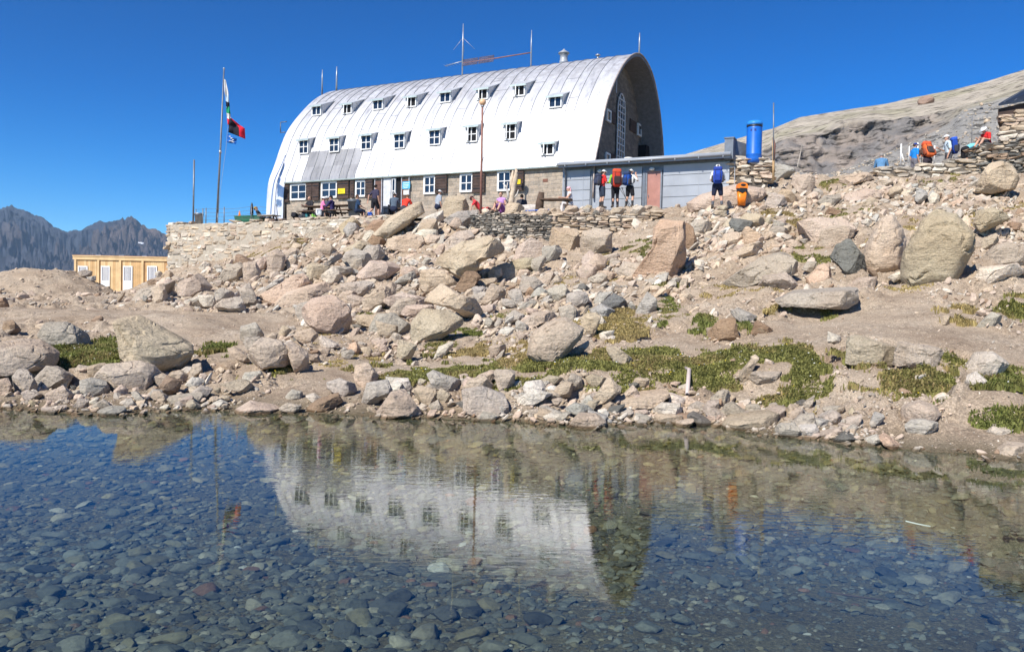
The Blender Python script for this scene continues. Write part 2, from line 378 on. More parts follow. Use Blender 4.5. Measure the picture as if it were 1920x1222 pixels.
# ---- outlines of the turf
GR = [  # outline on the photo, blades per square metre, blade height, colour (g green, y straw, d dark green)
 ([(930,718),(960,690),(1000,680),(1100,672),(1135,660),(1180,658),(1260,660),(1285,690),(1275,740),(1200,738),(1130,728),(1090,700),(1050,712),(960,732)], 5200, .075, 'g'),
 ([(1285,700),(1300,670),(1330,660),(1400,655),(1500,648),(1530,665),(1560,700),(1570,742),(1500,758),(1420,754),(1330,742),(1295,738)], 5200, .08, 'g'),
 ([(1575,660),(1590,688),(1700,692),(1770,662),(1800,680),(1805,730),(1740,748),(1660,742),(1600,730),(1570,692)], 5000, .085, 'g'),
 ([(1785,775),(1810,740),(1850,700),(1930,690),(1930,805),(1850,810),(1800,800)], 4600, .10, 'd'),
 ([(1855,578),(1880,558),(1935,550),(1935,602),(1890,598)], 3600, .13, 'g'), ([(1755,600),(1770,575),(1815,570),(1832,590),(1815,607),(1780,608)], 2800, .15, 'y'),
 ([(680,690),(760,680),(880,680),(950,690),(940,712),(850,705),(800,715),(700,708)], 3300, .05, 'g'),
 ([(840,668),(900,640),(990,640),(990,690),(920,690),(850,690)], 2300, .05, 'y'), ([(800,640),(870,610),(900,625),(860,650),(800,665)], 2000, .06, 'd'),
 ([(1085,610),(1115,575),(1165,578),(1210,595),(1215,625),(1180,642),(1120,640)], 3300, .07, 'y'), ([(1180,590),(1200,560),(1260,555),(1300,590),(1270,605),(1200,600)], 1900, .06, 'd'),
 ([(95,668),(130,648),(175,645),(215,632),(228,660),(235,690),(160,700),(115,692)], 3200, .13, 'd'), ([(375,668),(385,645),(425,645),(440,660),(420,672)], 2600, .10, 'd'),
 ([(495,702),(520,692),(600,690),(690,690),(685,712),(600,715),(510,714)], 3000, .065, 'g'), ([(445,715),(450,690),(475,680),(480,700)], 1600, .07, 'g'), ([(590,700),(620,660),(700,650),(730,680),(690,700)], 1300, .05, 'y'),
 ([(1475,470),(1500,458),(1560,462),(1575,480),(1540,495),(1490,492)], 1500, .10, 'g'), ([(1420,400),(1450,390),(1495,405),(1490,425),(1440,420)], 1500, .09, 'y'), ([(1620,300+150),(1650,440),(1660,460),(1630,470)], 900, .08, 'y'),
 ([(1305,625),(1312,600),(1335,592),(1340,610),(1325,635)], 2600, .08, 'd'), ([(1378,620),(1385,598),(1405,600),(1402,622)], 3000, .08, 'd'), ([(1440,590),(1448,568),(1470,570),(1465,592)], 2200, .09, 'y'), ([(1540,600),(1548,575),(1562,578),(1560,600)], 3000, .09, 'g'),
 ([(430,495),(470,478),(520,460),(570,445),(580,455),(530,470),(480,490),(440,505)], 1000, .08, 'y'), ([(1150,480),(1175,455),(1215,445),(1225,470),(1200,480)], 1300, .10, 'd'), ([(1095,500),(1110,480),(1150,475),(1165,490),(1140,502)], 1500, .09, 'y'),
 ([(1235,540),(1245,522),(1275,525),(1280,540)], 2300, .10, 'd'), ([(1030,535),(1060,520),(1160,515),(1170,530),(1100,540)], 900, .05, 'y'), ([(1300,545),(1380,530),(1470,535),(1470,548),(1400,552)], 900, .06, 'y'),
 ([(1540,400),(1600,385),(1630,380),(1620,400),(1570,410)], 1000, .10, 'g'), ([(1680,345),(1730,335),(1800,325),(1800,340),(1740,350)], 700, .10, 'g'), ([(1790,430),(1830,400),(1930,380),(1930,400),(1860,410)], 700, .09, 'y'), ([(1640,430),(1700,405),(1730,400),(1710,440),(1660,445)], 700, .09, 'y'),
 ([(1650,540),(1700,530),(1760,530),(1720,545),(1660,548)], 900, .06, 'y'), ([(1530,350),(1560,335),(1600,345),(1580,358)], 900, .09, 'g'), ([(670,590),(690,575),(730,580),(720,592)], 1800, .07, 'g'), ([(930,590),(960,570),(990,560),(990,580),(950,600)], 900, .06, 'g'), ([(560,630),(600,622),(650,630),(640,650),(580,648)], 700, .05, 'y'),
 ([(1500,775),(1520,740),(1560,735),(1575,770),(1540,800)], 2000, .09, 'y'), ([(880,530),(930,515),(960,520),(930,535)], 700, .06, 'y')]

PATHS = [[(1200,640),(1300,615),(1330,650),(1400,645),(1450,600),(1640,560),(1720,543),(1770,590),(1930,640),(1930,700),(1800,655),(1580,622),(1550,655),(1300,668),(1205,655)],
         [(-40,575),(520,585),(560,600),(520,630),(430,690),(350,640),(200,600),(60,600),(-40,640)],
         [(560,690),(560,720),(420,765),(560,755),(680,740),(640,700)], [(1690,790),(1930,800),(1930,850),(1700,835)]]
def inpolys(x, y, polys):
    r = np.zeros(len(x), bool)
    for P in polys:
        c = np.zeros(len(x), bool); j = len(P)-1
        for i in range(len(P)):
            (xi, yi), (xj, yj) = P[i], P[j]
            if yi != yj: c ^= ((yi > y) != (yj > y)) & (x < (xj-xi)*(y-yi)/(yj-yi)+xi)
            j = i
        r |= c
    return r
def micro(x, y, z):
    V = xyz(x, y, z-CH); dn = V@cF; px = CX+FPX*(V@cR)/np.maximum(dn, .1); py = CY-FPX*(V@cU)/np.maximum(dn, .1)
    m = np.where(inpolys(px, py, PATHS), .12, 1.)*np.where(inpolys(px, py, [g[0] for g in GR]), .2, 1.)*np.where((y > 8.5) & (y < 45), 1., .15)*np.clip((z-.02)*5, .05, 1)
    q = xyz(x*2.1, y*2.1, z*2.1); c = fbm(q, 4, 33, .6); st = np.round(c*3)/3
    return z-.035*m+m*(.07*st+.045*c+.04*fbm(xyz(x*5, y*5), 3, 44)), px, py, m
# ground mesh: a fan of rows that follows the eye's own perspective only in its density
pxs = np.concatenate([np.arange(-2400, -100, 40), np.arange(-100, 2020, 5), np.arange(2020, 4300, 40)])
ys = np.concatenate([np.linspace(-30, 2, 20), np.arange(2.1, 8, .12), np.arange(8, 22, .06), np.arange(22, 46, .12), np.arange(46, 64, .6), [66, 70, 78, 90, 120]])
cc = (pxs-960)/FPX
X = np.where(ys[:, None] > 2, cc[None]*ys[:, None], cc[None]*2.); Yg = np.repeat(ys[:, None], len(pxs), 1)
xf, yf = X.ravel(), Yg.ravel()
zf = T(xf, yf)
lw = np.clip((-.12-xf/np.maximum(yf, 2))/.15, 0, 1); zf = zf - np.where(yf > 62, (yf-62)*.55*lw, 0)
zf, GPX, GPY, GM = micro(xf, yf, zf)
n = len(pxs); r_ = np.arange(len(ys)-1)[:, None]*n; c_ = np.arange(n-1)[None]
Fg = np.stack([(r_+c_), (r_+c_+1), (r_+c_+1+n), (r_+c_+n)], -1).reshape(-1, 4)
tag(link('ground', fast_mesh('ground', xyz(xf, yf, zf), Fg, M_SOIL)), kind='structure', label='sandy stony slope that rises from the pond to the refuge')

# ------------------------------------------------------------------ water
def water_mat():
    m, n, bs, N, L = new_mat('clear_water')
    n.nodes.remove(bs); out = n.nodes['Material Output']
    pos = N('ShaderNodeNewGeometry').outputs['Position']
    mp = N('ShaderNodeMapping'); mp.inputs['Scale'].default_value = (3.2, 11., 1.); mp.inputs['Rotation'].default_value = (0, 0, .06); L(pos, mp.inputs[0])
    n1 = nz(N, L, mp.outputs[0], 1.5, 3, .55)
    mp2 = N('ShaderNodeMapping'); mp2.inputs['Scale'].default_value = (.16, .5, 1.); L(pos, mp2.inputs[0])
    n2 = nz(N, L, mp2.outputs[0], 1., 2)
    br = ramp(N, L, n2, [(.40, .12), (.62, 1.)])
    h = N('ShaderNodeMath'); h.operation = 'MULTIPLY'; L(n1, h.inputs[0]); L(br, h.inputs[1])
    b = N('ShaderNodeBump'); b.inputs['Strength'].default_value = 1.; b.inputs['Distance'].default_value = .0015; L(h.outputs[0], b.inputs['Height'])
    g = N('ShaderNodeBsdfGlossy'); g.inputs['Roughness'].default_value = .0; L(b.outputs[0], g.inputs['Normal'])
    t = N('ShaderNodeBsdfTransparent'); t.inputs[0].default_value = (.82, .93, .90, 1)
    fr = N('ShaderNodeFresnel'); L(b.outputs[0], fr.inputs['Normal'])
    bf = N('ShaderNodeMapRange'); L(N('ShaderNodeNewGeometry').outputs['Backfacing'], bf.inputs[0]); bf.inputs[3].default_value = 1.58; bf.inputs[4].default_value = 1/1.58; L(bf.outputs[0], fr.inputs['IOR'])   # unbent light: the same share passes both ways
    mx = N('ShaderNodeMixShader'); L(fr.outputs[0], mx.inputs[0]); L(t.outputs[0], mx.inputs[1]); L(g.outputs[0], mx.inputs[2])
    L(mx.outputs[0], out.inputs['Surface']); return m
w = MB(); w.quad((-30, .6, 0), (30, .6, 0), (30, 13, 0), (-30, 13, 0))
tag(w.build('water', water_mat()), kind='structure', label='clear shallow pond that mirrors the refuge')

# ------------------------------------------------------------------ boulders: outlines measured on the photo, each at its own distance and with its own depth
TINT = dict(p=(.53,.435,.36), g=(.455,.41,.355), t=(.51,.425,.33), y=(.48,.41,.305), w=(.63,.58,.51), d=(.18,.175,.165), b=(.32,.23,.165), o=(.59,.44,.33), s=(.43,.41,.375))
TINT = {k: (v[0]*1.01, v[1]*.985, v[2]*.93) for k, v in TINT.items()}
TNAME = dict(p='pinkish', g='grey', t='tan', y='yellowish', w='pale', d='dark', b='brown', o='orange pink', s='bluish grey')
# colour, optional flags (u overhanging underside, f flat slab), optional =label, outline; the brown piece beside the pyramid stands for its shaded side
HERO = """
g u=long grey block resting on the sandy flat above the yellow flowers|71,628 86,606 126,603 168,625 178,642 136,653 105,648 79,640
p ufh=broad flat slab with a dark shaded underside at the edge of the flat|-40,650 39,640 79,642 115,663 100,678 40,692 -40,699
t uf=large smooth sloping tan slab above the white shore stone heap|215,604 265,598 330,630 364,652 358,690 345,705 290,690 225,668
b =small brown two faced rock alone on the sand of the flat|2,615 8,600 22,598 42,617 30,625 8,623
b|-12,577 -5,560 10,558 19,574
g u=long tilted slab with dark lower face in front of the wooden cabin|243,560 262,543 335,526 330,543 306,553 278,562
p u=blocky boulder below the corner of the terrace wall|329,540 335,527 377,509 402,538 380,551 356,557 333,551
w =white boulder at the foot of the terrace wall|371,501 382,489 398,496 393,507 375,509
p =pink upright slab below the terrace wall|403,527 419,506 450,489 456,493 453,524 419,532
p|456,493 478,489 490,510 480,528 456,528
g|146,509 160,506 174,509 172,517 150,518
s|162,520 180,516 181,525 165,528
t|299,522 311,505 325,512 327,522
b|275,527 285,523 298,526 290,536 278,535
g|22,709 34,695 52,695 63,707 78,733 63,740 26,736
g u|64,712 86,686 110,688 141,705 123,724 68,727
g|39,738 52,732 84,741 68,750 42,749
p|85,741 118,724 149,746 126,753 86,752
g|136,699 147,684 170,687 179,699 157,709 139,708
p=broad pale boulder, largest of the stones along the shore under the sloping slab|170,712 199,686 262,680 288,688 304,703 288,730 225,732 183,719
g u|148,715 170,709 199,717 210,733 183,743 149,737
b u=brown wedge shaped block with split grain among the shore stones|296,728 312,705 343,715 335,732 312,741
g|134,763 147,747 168,749 168,765
g|170,764 194,749 217,764 199,769
s|228,757 246,746 257,759 236,764
g|243,736 257,734 280,756 262,760
s f=flat stone lying in the water off the shore|179,776 210,766 236,767 238,774 204,780
g f|76,770 126,763 126,771 81,776
g f|309,750 380,741 382,756 314,757
g|354,739 377,722 401,730 388,743
t|409,722 445,713 471,714 477,730 456,738 432,730
w=smooth cream coloured stone at the edge of the turf by the shore|452,712 460,699 489,695 497,707 489,718 468,718
y=small yellow stone in the shallows|51,755 59,750 72,756 60,762
w f|346,721 361,708 385,712 385,718 361,724
w f|395,760 414,751 432,755 409,764
w f|372,778 385,767 401,776 385,780
p|352,708 361,683 377,681 380,701 361,711
p|-10,716 16,709 24,728 16,745 -10,743
g f=grey slab leaning against the top of the terrace wall|570,445 581,432 599,423 630,426 630,443 610,447
s =bluish slab on the terrace wall below the bin|641,432 654,414 675,419 675,438 651,444
t rf=very long smooth tan ramp of rock that climbs to the terrace edge|683,443 727,409 767,383 790,374 798,396 772,414 725,442
w u=white angular rock under the tan ramp|775,424 798,406 830,393 835,411 809,428
s =bluish flat faced boulder beside the dark dry wall|830,411 858,396 895,393 895,427 845,424
t u=tan boulder with one dark brown face|725,448 767,435 795,440 801,466 767,474 730,466
p|575,478 589,451 615,451 636,466 615,484 590,482
p =pink upright boulder beside the terrace wall grass|500,508 500,474 520,464 536,477 534,503 513,515
p|476,496 497,479 505,495 500,510 480,510
p|534,491 547,477 560,490 552,505 539,505
g u=long tilted plank of rock in the talus|581,516 610,490 644,473 645,481 623,495 586,518
g|675,473 712,456 727,477 709,487 685,492
p =large pale block in the middle of the talus|662,517 696,487 740,485 754,503 730,518 709,529 675,528
g u|610,512 623,498 662,500 667,508 636,521
p =long rounded pink whaleback rock in the talus|486,552 547,516 570,510 591,532 541,560 502,573
p f|505,572 536,548 610,529 625,542 583,560 557,578
p u=large pitted boulder with a rough brown face standing on the sandy flat|562,580 583,558 623,550 654,571 662,603 651,628 625,626 594,615 568,599
g|628,549 641,532 683,524 704,529 690,547 675,559 651,555
p|678,564 714,532 735,540 735,565 714,576 683,584
p uh=sharp nosed slab jutting out over a hollow|714,562 756,548 809,561 809,570 775,578 740,580
t|788,536 788,508 809,503 832,508 856,527 861,547 819,547 795,545
g u|730,536 748,519 777,506 783,516 764,534
y =big grey boulder with an ochre lichen face above the flowering turf|767,636 772,603 793,579 845,579 869,597 869,610 832,626 801,639 777,644
p|748,588 761,573 809,571 819,582 788,594
t uh=large tan boulder with a dark cave like face|793,565 827,530 865,550 895,560 908,590 895,602 870,599 845,582
g|688,618 704,587 740,587 767,608 772,623 730,628 709,623
p uh=large pink boulder with a dark slit along its foot near the shore turf|460,683 463,658 492,631 526,639 555,671 552,688 505,691 489,698
p|531,643 547,639 578,660 581,686 568,702 552,691
g|450,632 450,608 479,603 497,629 479,644 458,644
g|447,543 468,527 486,563 489,576 460,576
g u|400,575 416,561 452,555 465,582 426,587
g u|400,549 416,537 439,548 439,560 405,571
g u|484,546 513,527 534,519 531,529 510,544
o=small salmon pink stone in the thin turf|651,664 654,645 667,642 678,658 662,667
g|730,632 740,624 754,629 751,641
w|811,672 822,650 850,639 850,650 824,673
g|612,718 636,709 667,720 671,733 646,743 615,730
p =upright tapered block at the head of the shore stones|662,708 665,686 691,680 714,709 709,719 672,724
g|675,758 688,722 727,712 738,733 701,758
w|734,718 746,709 767,709 775,728 746,735
p =broad triangular boulder with its foot in the water|705,771 733,738 759,729 793,770 777,787 725,781
t|772,734 785,725 819,730 822,754 809,762 780,748
t|816,742 827,728 845,741 845,758 830,758
g u|798,702 811,695 866,714 861,735 814,730
g u|531,748 547,731 568,735 570,750
b f=dark slanting slab with a purple brown face at the waterline|568,771 594,754 636,741 646,756 599,771
g|520,769 539,755 568,762 557,777
p f=low wide slab dipping into the water|434,775 468,759 526,768 520,778
w f|570,744 589,738 604,748 594,757
y uh=large rounded yellowish boulder overhanging a dark gap in the talus|816,495 818,485 865,456 913,445 947,459 944,474 900,493 897,511 879,529 858,526 834,508
p|824,478 829,456 860,430 884,427 892,443 852,468
p =pink domed boulder below the dark dry wall|960,482 970,459 994,443 1017,453 1036,490 1030,497 983,482
s|1015,459 1051,459 1055,472 1036,496 1017,487
y uh=dark mouthed boulder above a deep black shadow|957,509 955,490 983,483 1010,485 1017,498 1004,508 968,513
t =square flat faced yellowish block built in below the rubble wall|1028,457 1033,425 1085,427 1088,459 1062,471
p =square flat faced pink block built in below the rubble wall|1088,470 1089,430 1146,430 1148,469 1127,479 1101,479
o =tall orange pink pyramid of rock below the grey annex|1175,517 1220,467 1226,427 1244,403 1268,394 1288,412 1283,467 1288,506 1233,522
b u|1280,468 1286,412 1300,425 1312,463 1300,471
w|913,513 926,498 947,503 941,518 920,526
s f|871,549 889,537 913,537 913,547 880,554
g u|881,555 905,545 947,550 949,565 918,571 892,563
p|931,575 941,558 951,569 947,581
s|989,555 1010,537 1030,545 1025,557
s u=blocky bluish slab in the turf under the pyramid rock|1059,576 1062,550 1099,541 1106,563 1088,578
s|1112,563 1125,548 1151,545 1140,560 1120,571
d|1120,571 1151,548 1175,563 1169,578 1135,576
g =pointed grey stone half grown over by turf beside the sandy path|1188,586 1214,545 1232,563 1230,586 1203,589
p r=smooth rounded dome of pale rock in the middle of the turf|989,657 996,626 1023,603 1062,595 1096,616 1093,631 1062,657 1036,681 1004,670
p f|979,605 999,587 1036,584 1049,595 1015,605 983,615
g|905,605 915,595 928,603 918,613
t u=leaning wedge of split rock at the end of the grassy bank|1135,652 1154,647 1188,673 1177,688 1159,691 1143,670
w|1131,636 1151,628 1156,637 1140,643
w|1118,599 1125,588 1137,605 1130,613
w|1057,667 1083,650 1104,639 1109,647 1088,660
t|1063,589 1075,574 1091,584 1083,594
w f|936,623 947,613 965,616 957,631
g =massive grey boulder with its foot in the water|855,766 863,733 905,724 947,741 957,769 926,779 858,779
t|860,732 879,714 910,705 931,728 900,737
p =upright square block beside the green bank|924,700 928,692 966,695 965,735 936,732
s|927,771 941,758 957,775 935,779
s f|886,787 902,773 941,783 923,792
w|970,750 999,728 1036,741 1010,761 973,758
t|1038,730 1062,714 1078,720 1072,743 1041,743
g u|1059,719 1072,701 1091,707 1095,724 1078,730
t u=upright triangular split rock on the shore below the bank|1106,751 1138,709 1146,709 1167,730 1133,764
t f=long plank shaped stone lying along the shore|1135,756 1146,749 1256,738 1258,747 1219,758 1138,764
s|1057,769 1078,756 1104,762 1114,772 1096,781
p f=flat topped block standing in the shallows|1062,798 1072,779 1119,781 1138,796 1135,808 1067,807
w=small white stone standing in the shallows|1165,813 1172,802 1188,800 1205,811 1193,817
w|1216,771 1240,756 1282,757 1284,777 1230,780
t|1224,792 1232,777 1280,780 1284,800 1245,800
g f|1188,774 1224,783 1224,790 1190,787
w f|1007,785 1028,773 1062,783 1036,790
p|1159,748 1187,722 1201,741 1175,750
s|1012,774 1030,764 1067,777 1036,781
p rf=huge smooth slab behind the orange bin|1284,376 1313,359 1379,343 1434,348 1441,359 1412,387 1335,394 1290,392
t fc|1326,409 1372,405 1370,413 1328,414
t fc|1339,392 1363,394 1363,405 1337,400
y fc=flat capstone of the little cairn at the hiker's feet|1341,388 1355,383 1368,387 1357,393
g u|1290,436 1295,412 1317,410 1335,418 1332,431 1313,440
y =low boulder with grass on its top below the orange bin|1377,416 1401,396 1427,403 1441,418 1401,427
t|1352,451 1357,436 1383,433 1394,443 1392,460 1357,463
o|1388,434 1399,421 1434,443 1434,451 1396,460
t u|1348,480 1401,458 1432,451 1432,462 1405,480 1379,484
g f=long tilted slab with split grain on its front above the path|1352,524 1423,482 1469,469 1500,489 1500,509 1467,518 1410,526 1366,535
g f|1419,535 1430,516 1474,510 1507,540 1467,542
t u|1436,465 1449,456 1469,460 1461,471 1441,472
g ufh=bench like slab with a black hollow beneath beside the path|1448,567 1487,547 1597,542 1608,543 1608,567 1587,579 1492,574
b =brown striped rock sunk in the sandy path|1327,622 1348,597 1379,594 1390,635 1363,638 1332,635
t f|1370,716 1408,676 1422,677 1394,716
g f|1396,712 1410,699 1468,699 1462,713 1420,716
b|1405,625 1418,599 1450,618 1437,627
s f|1367,586 1382,576 1421,594 1405,609 1387,601
g|1314,769 1327,753 1348,750 1348,769 1329,782
g|1345,785 1358,759 1374,754 1405,777 1379,790
t f=long layered shore slab at the waterline|1350,798 1363,788 1442,777 1465,783 1450,806 1384,806 1353,804
d f=dark striped stack of thin rock leaves by the pipe|1285,782 1298,775 1348,796 1321,800
g|1445,811 1463,796 1489,793 1515,819 1489,824
g|1481,795 1502,777 1526,776 1536,806 1515,811
t|1468,777 1481,758 1500,759 1479,785
w|1479,785 1505,764 1510,770 1489,790
g|1505,756 1528,741 1520,769 1510,769
w|1384,753 1405,749 1410,759 1400,769
y u=large block with a deep notch beside the sandy path|1584,677 1586,631 1610,627 1681,652 1673,685 1647,690
g u=split grained grey half of the notched block|1672,688 1681,640 1760,655 1768,662 1757,688 1710,690
w f=pale flat slab in the turf at the path edge|1804,693 1825,665 1861,662 1890,686 1872,711 1827,701
w f|1804,730 1812,707 1830,699 1854,720 1846,732
p f=flat brown topped stone balanced on a smaller one at the shore|1685,783 1689,767 1723,756 1770,770 1767,783 1736,788 1689,793
s =bluish stone carrying a flat stone at the shore|1694,798 1707,787 1730,786 1759,794 1759,812 1704,813
s|1628,798 1639,772 1657,777 1660,785 1641,800
p f|1531,813 1579,804 1581,816 1542,821
d f|1558,826 1584,813 1615,827 1586,832
o f=thin plank of pink rock sliding into the water|1644,819 1657,815 1696,840 1689,846 1657,834
w f|1620,824 1644,817 1657,830 1630,836
p f|1861,847 1885,834 1925,838 1925,853 1882,853
w=white block on the sandy path|1550,638 1552,620 1579,633 1573,643
g|1827,612 1859,586 1880,591 1877,607 1861,617 1835,614
t|1762,609 1770,589 1780,591 1780,612
y|1589,774 1597,762 1610,777 1597,782
w f|1848,811 1861,801 1903,809 1880,815
w f|1707,705 1738,700 1741,707 1696,714
y r=giant egg shaped boulder mottled with lichen|1689,510 1689,474 1723,408 1754,385 1796,395 1835,437 1833,463 1801,505 1786,526 1702,531
p r=pear shaped boulder leaning on the giant egg shaped one|1618,486 1623,458 1650,408 1673,400 1691,427 1697,448 1689,499 1634,512
d =dark grey triangular boulder beside the pear shaped one|1553,481 1566,458 1592,445 1623,479 1629,515 1592,518
t u=cream coloured tilted block above the dark grey boulder|1532,455 1540,427 1571,416 1600,427 1602,440 1566,465 1537,465
p f|1492,439 1492,411 1545,403 1587,408 1615,430 1560,442 1510,457
t uh=big brown boulder with shaded underside below the dark dry stone pile|1828,368 1833,343 1859,306 1896,311 1909,335 1901,358 1859,371
y uh=greenish yellow block behind the giant egg shaped boulder|1825,429 1828,395 1859,390 1898,403 1896,411 1870,427 1840,442
t|1838,471 1841,448 1870,433 1875,450 1849,471
g u=grey layered slab beside the giant egg shaped boulder|1825,494 1859,461 1890,452 1930,461 1930,492 1870,497
w f=pale flat block at the foot of the layered slab|1822,523 1833,500 1909,493 1925,510 1896,528 1828,531
o|1508,523 1534,495 1555,492 1568,526 1519,533
g|1503,505 1513,490 1532,490 1524,512
w|1663,520 1686,508 1694,521 1676,528
p f|1584,536 1608,521 1647,518 1639,539 1608,544
w=white angular stone above the pear shaped boulder|1615,421 1623,406 1636,414 1634,426
p =square boulder beside the wooden marker pole|1482,342 1485,325 1521,325 1529,332 1526,358 1500,363
s =bluish boulder behind the wooden marker pole|1440,319 1456,306 1479,309 1495,317 1466,337 1430,342
t|1456,366 1466,351 1482,356 1500,372 1479,379
g|1430,387 1443,359 1470,365 1480,380 1450,392
g f|1521,384 1545,366 1576,361 1579,372 1553,389
p f|1571,374 1587,361 1623,351 1657,356 1655,371 1608,374
t|1660,366 1670,351 1689,348 1699,361 1676,368
p f|1566,337 1587,327 1634,319 1642,332 1597,345
p|1642,342 1657,331 1678,343 1650,350
s|1714,374 1718,356 1739,353 1741,368 1725,382
w|1739,371 1749,359 1762,366 1760,379 1744,382
b|1545,400 1555,387 1579,395 1576,405
o f|1762,387 1801,370 1809,376 1780,389
p|1767,353 1780,340 1796,351 1783,361
t|1615,384 1631,368 1650,377 1639,387
t =long rounded tan rock on the terrace rim below the white capped walker|824,384 830,369 848,365 872,367 885,377 872,390 835,391
t =square pale block on the rim in front of the driftwood|946,398 950,379 972,381 984,389 970,403 950,402
b|886,403 888,381 897,395 897,405
w|900,395 910,388 921,396 910,405
t|1053,398 1065,384 1079,384 1089,393 1065,402
t|1089,395 1099,382 1111,386 1106,398
p|1112,398 1120,387 1134,390 1131,400
t|1140,400 1150,388 1163,386 1176,392 1170,402
w|1176,404 1186,388 1200,384 1212,390 1204,402
p|1000,400 1012,390 1024,392 1040,400 1020,406
w|1400,316 1410,290 1428,289 1440,302 1428,318
p|1428,322 1436,292 1445,300 1440,320
"""
def star(poly, th):
    """distance from the centroid to the outline in each direction"""
    P = np.asarray(poly, float); c = (P.min(0)+P.max(0))/2*.5+P.mean(0)*.5; Q = P-c; r = np.full(len(th), .02)
    u = np.stack([np.cos(th), np.sin(th)], 1)
    for i in range(len(Q)):
        a, b = Q[i], Q[(i+1) % len(Q)]; e = b-a
        den = u[:, 0]*e[1]-u[:, 1]*e[0]; den = np.where(abs(den) < 1e-12, 1e-12, den)
        t = (a[0]*e[1]-a[1]*e[0])/den; s = (a[0]*u[:, 1]-a[1]*u[:, 0])/den
        ok = (s >= -1e-6) & (s <= 1+1e-6) & (t > 0); r = np.where(ok, np.maximum(r, t), r)
    return c, r
ROCKS = []   # (object, px, py, w, h, colour key, own label)
def finish_rock(V, F, s, size, seed, amp=.05, facets=5, under=False, round_=False):
    rs = np.random.default_rng(seed)
    q = V/size+seed*1.37; C = np.linalg.norm(V, axis=1, keepdims=True)+1e-6
    V = V + V/C*(fbm(q*1.1, 3, seed % 97, .5)*amp*.8*size)[:, None]
    fl = []
    for k in range(2 if round_ else facets):
        d = rs.normal(size=3)*np.array([.7, 1, .7]); d[1] = -abs(d[1])*1.2; d[2] += .2
        if k == 1: d = np.array([rs.uniform(-.35, .35), -.5, .8])
        if k == 2: d = np.array([rs.uniform(.6, 1.), -.6, rs.uniform(-.55, .1)])
        if k == 3: d = np.array([rs.uniform(-.9, -.4), -.8, rs.uniform(-.2, .3)])
        if k == 0 and under: d = np.array([rs.uniform(.1, .5), -.6, -.72])
        fl.append((d, rs.uniform(.64, .84) if not round_ else rs.uniform(.95, .985)))
    for k in range(4 if round_ else 9):
        d = rs.normal(size=3); d[1] = -abs(d[1]); fl.append((d, rs.uniform(.92, .985) if not round_ else rs.uniform(.965, .99)))
    for d, h in fl:
        d = d/np.linalg.norm(d); p = V@d; V = V-d*(np.clip(p-p.max()*h, 0, None)*.96)[:, None]
    C = np.linalg.norm(V, axis=1, keepdims=True)+1e-6; N = V/C
    n1 = fbm(q*3.2, 4, seed % 97, .55); tl = np.array([1.3, 1.3, 7])
    st = noise(q*tl+n1[:, None]*.5, seed % 89); stp = np.round(st*2.5)/2.5
    rdg = 1-abs(fbm(q*2.1, 2, seed % 83))*2
    return V + N*((n1*.42+stp*(.32 if (seed // 3) % 3 == 0 and not round_ else .06)+np.clip(rdg-.84, 0, 1)*-4.5)*amp*size)[:, None]
def make_rock(name, poly, key, seed, flags='', lv=4):
    P = np.asarray(poly, float); mx, my = P[:, 0].mean(), P[:, 1].max(); hpx = my-P[:, 1].min(); wpx = P[:, 0].max()-P[:, 0].min()
    b = at(mx, my, hit(1350, 411)[1]) if 'c' in flags else hit(mx, my-.06*hpx, None); seat = None
    if b is None:   # the ground does not reach this high: the rock stands on the gravel heap, the terrace rim or the barrel's stones
        if mx < 250: b = at(mx, my, 38.4)
        elif mx < 1270:
            q = on_y(mx, my, -3.75); b = at(mx, my, wor(q[0], -3.75, 0)[1]); seat = tz(-3.75)-.2
        else: b = at(mx, my, 35.5)
    nv = np.array([b[0], b[1], 0]); Y = np.linalg.norm(nv); nv /= Y; rv = np.array([nv[1], -nv[0], 0])
    Q = np.array([plane(a, c, b, nv) for a, c in P]); pl = np.stack([Q@rv, Q[:, 2]], 1); hh = pl[:, 1].max()-pl[:, 1].min()
    low = pl[:, 1] < pl[:, 1].min()+.3*hh; pl[low, 1] -= (-.06 if 'h' in flags else .10)*hh
    if seat is not None: pl[low, 1] = np.minimum(pl[low, 1], seat)
    V, F = ICO[lv]; th = np.arctan2(V[:, 2], V[:, 0]); c, R = star(pl, th)
    sn = V[:, 1]; cs = np.sqrt(np.clip(1-sn**2, 0, 1)); wq = wpx/FPX*Y; hq = hpx/FPX*Y
    D = (.5*math.sqrt(wq*hq)*random.uniform(.85, 1.1)) if 'f' not in flags else .42*wq*random.uniform(.9, 1.1)
    D = max(D, .12*wq)
    e1, e2 = (.5, .7) if 'r' in flags else (.30, .55); rr = R*cs**e1; W_ = np.stack([rr*np.cos(th), D*np.sign(sn)*abs(sn)**e2, rr*np.sin(th)], 1)
    if 'f' in flags: W_[:, 2] += W_[:, 1]*.10
    W_ = finish_rock(W_, F, None, math.sqrt(wq*hq), seed, .045, 6, 'u' in flags or (seed % 5 < 3 and 'f' not in flags), 'r' in flags)
    cen = rv*c[0]+nv*(Y+D*(-.45 if 'h' in flags else .5))+np.array([0, 0, c[1]]); W_ = W_[:, :1]*rv+W_[:, 1:2]*nv+W_[:, 2:]*np.array([0, 0, 1.])
    me = fast_mesh(name, W_, F, M_ROCK); me.set_sharp_from_angle(angle=math.radians(16)); o = link(name, me, None, cen)
    t = np.array(TINT[key])*random.uniform(.9, 1.08)*np.array([random.uniform(.97, 1.03), 1, random.uniform(.96, 1.03)])
    o.color = (*t, 1)
    return o, mx, (P[:, 1].min()+my)/2, wpx, hpx
HPOLY = []
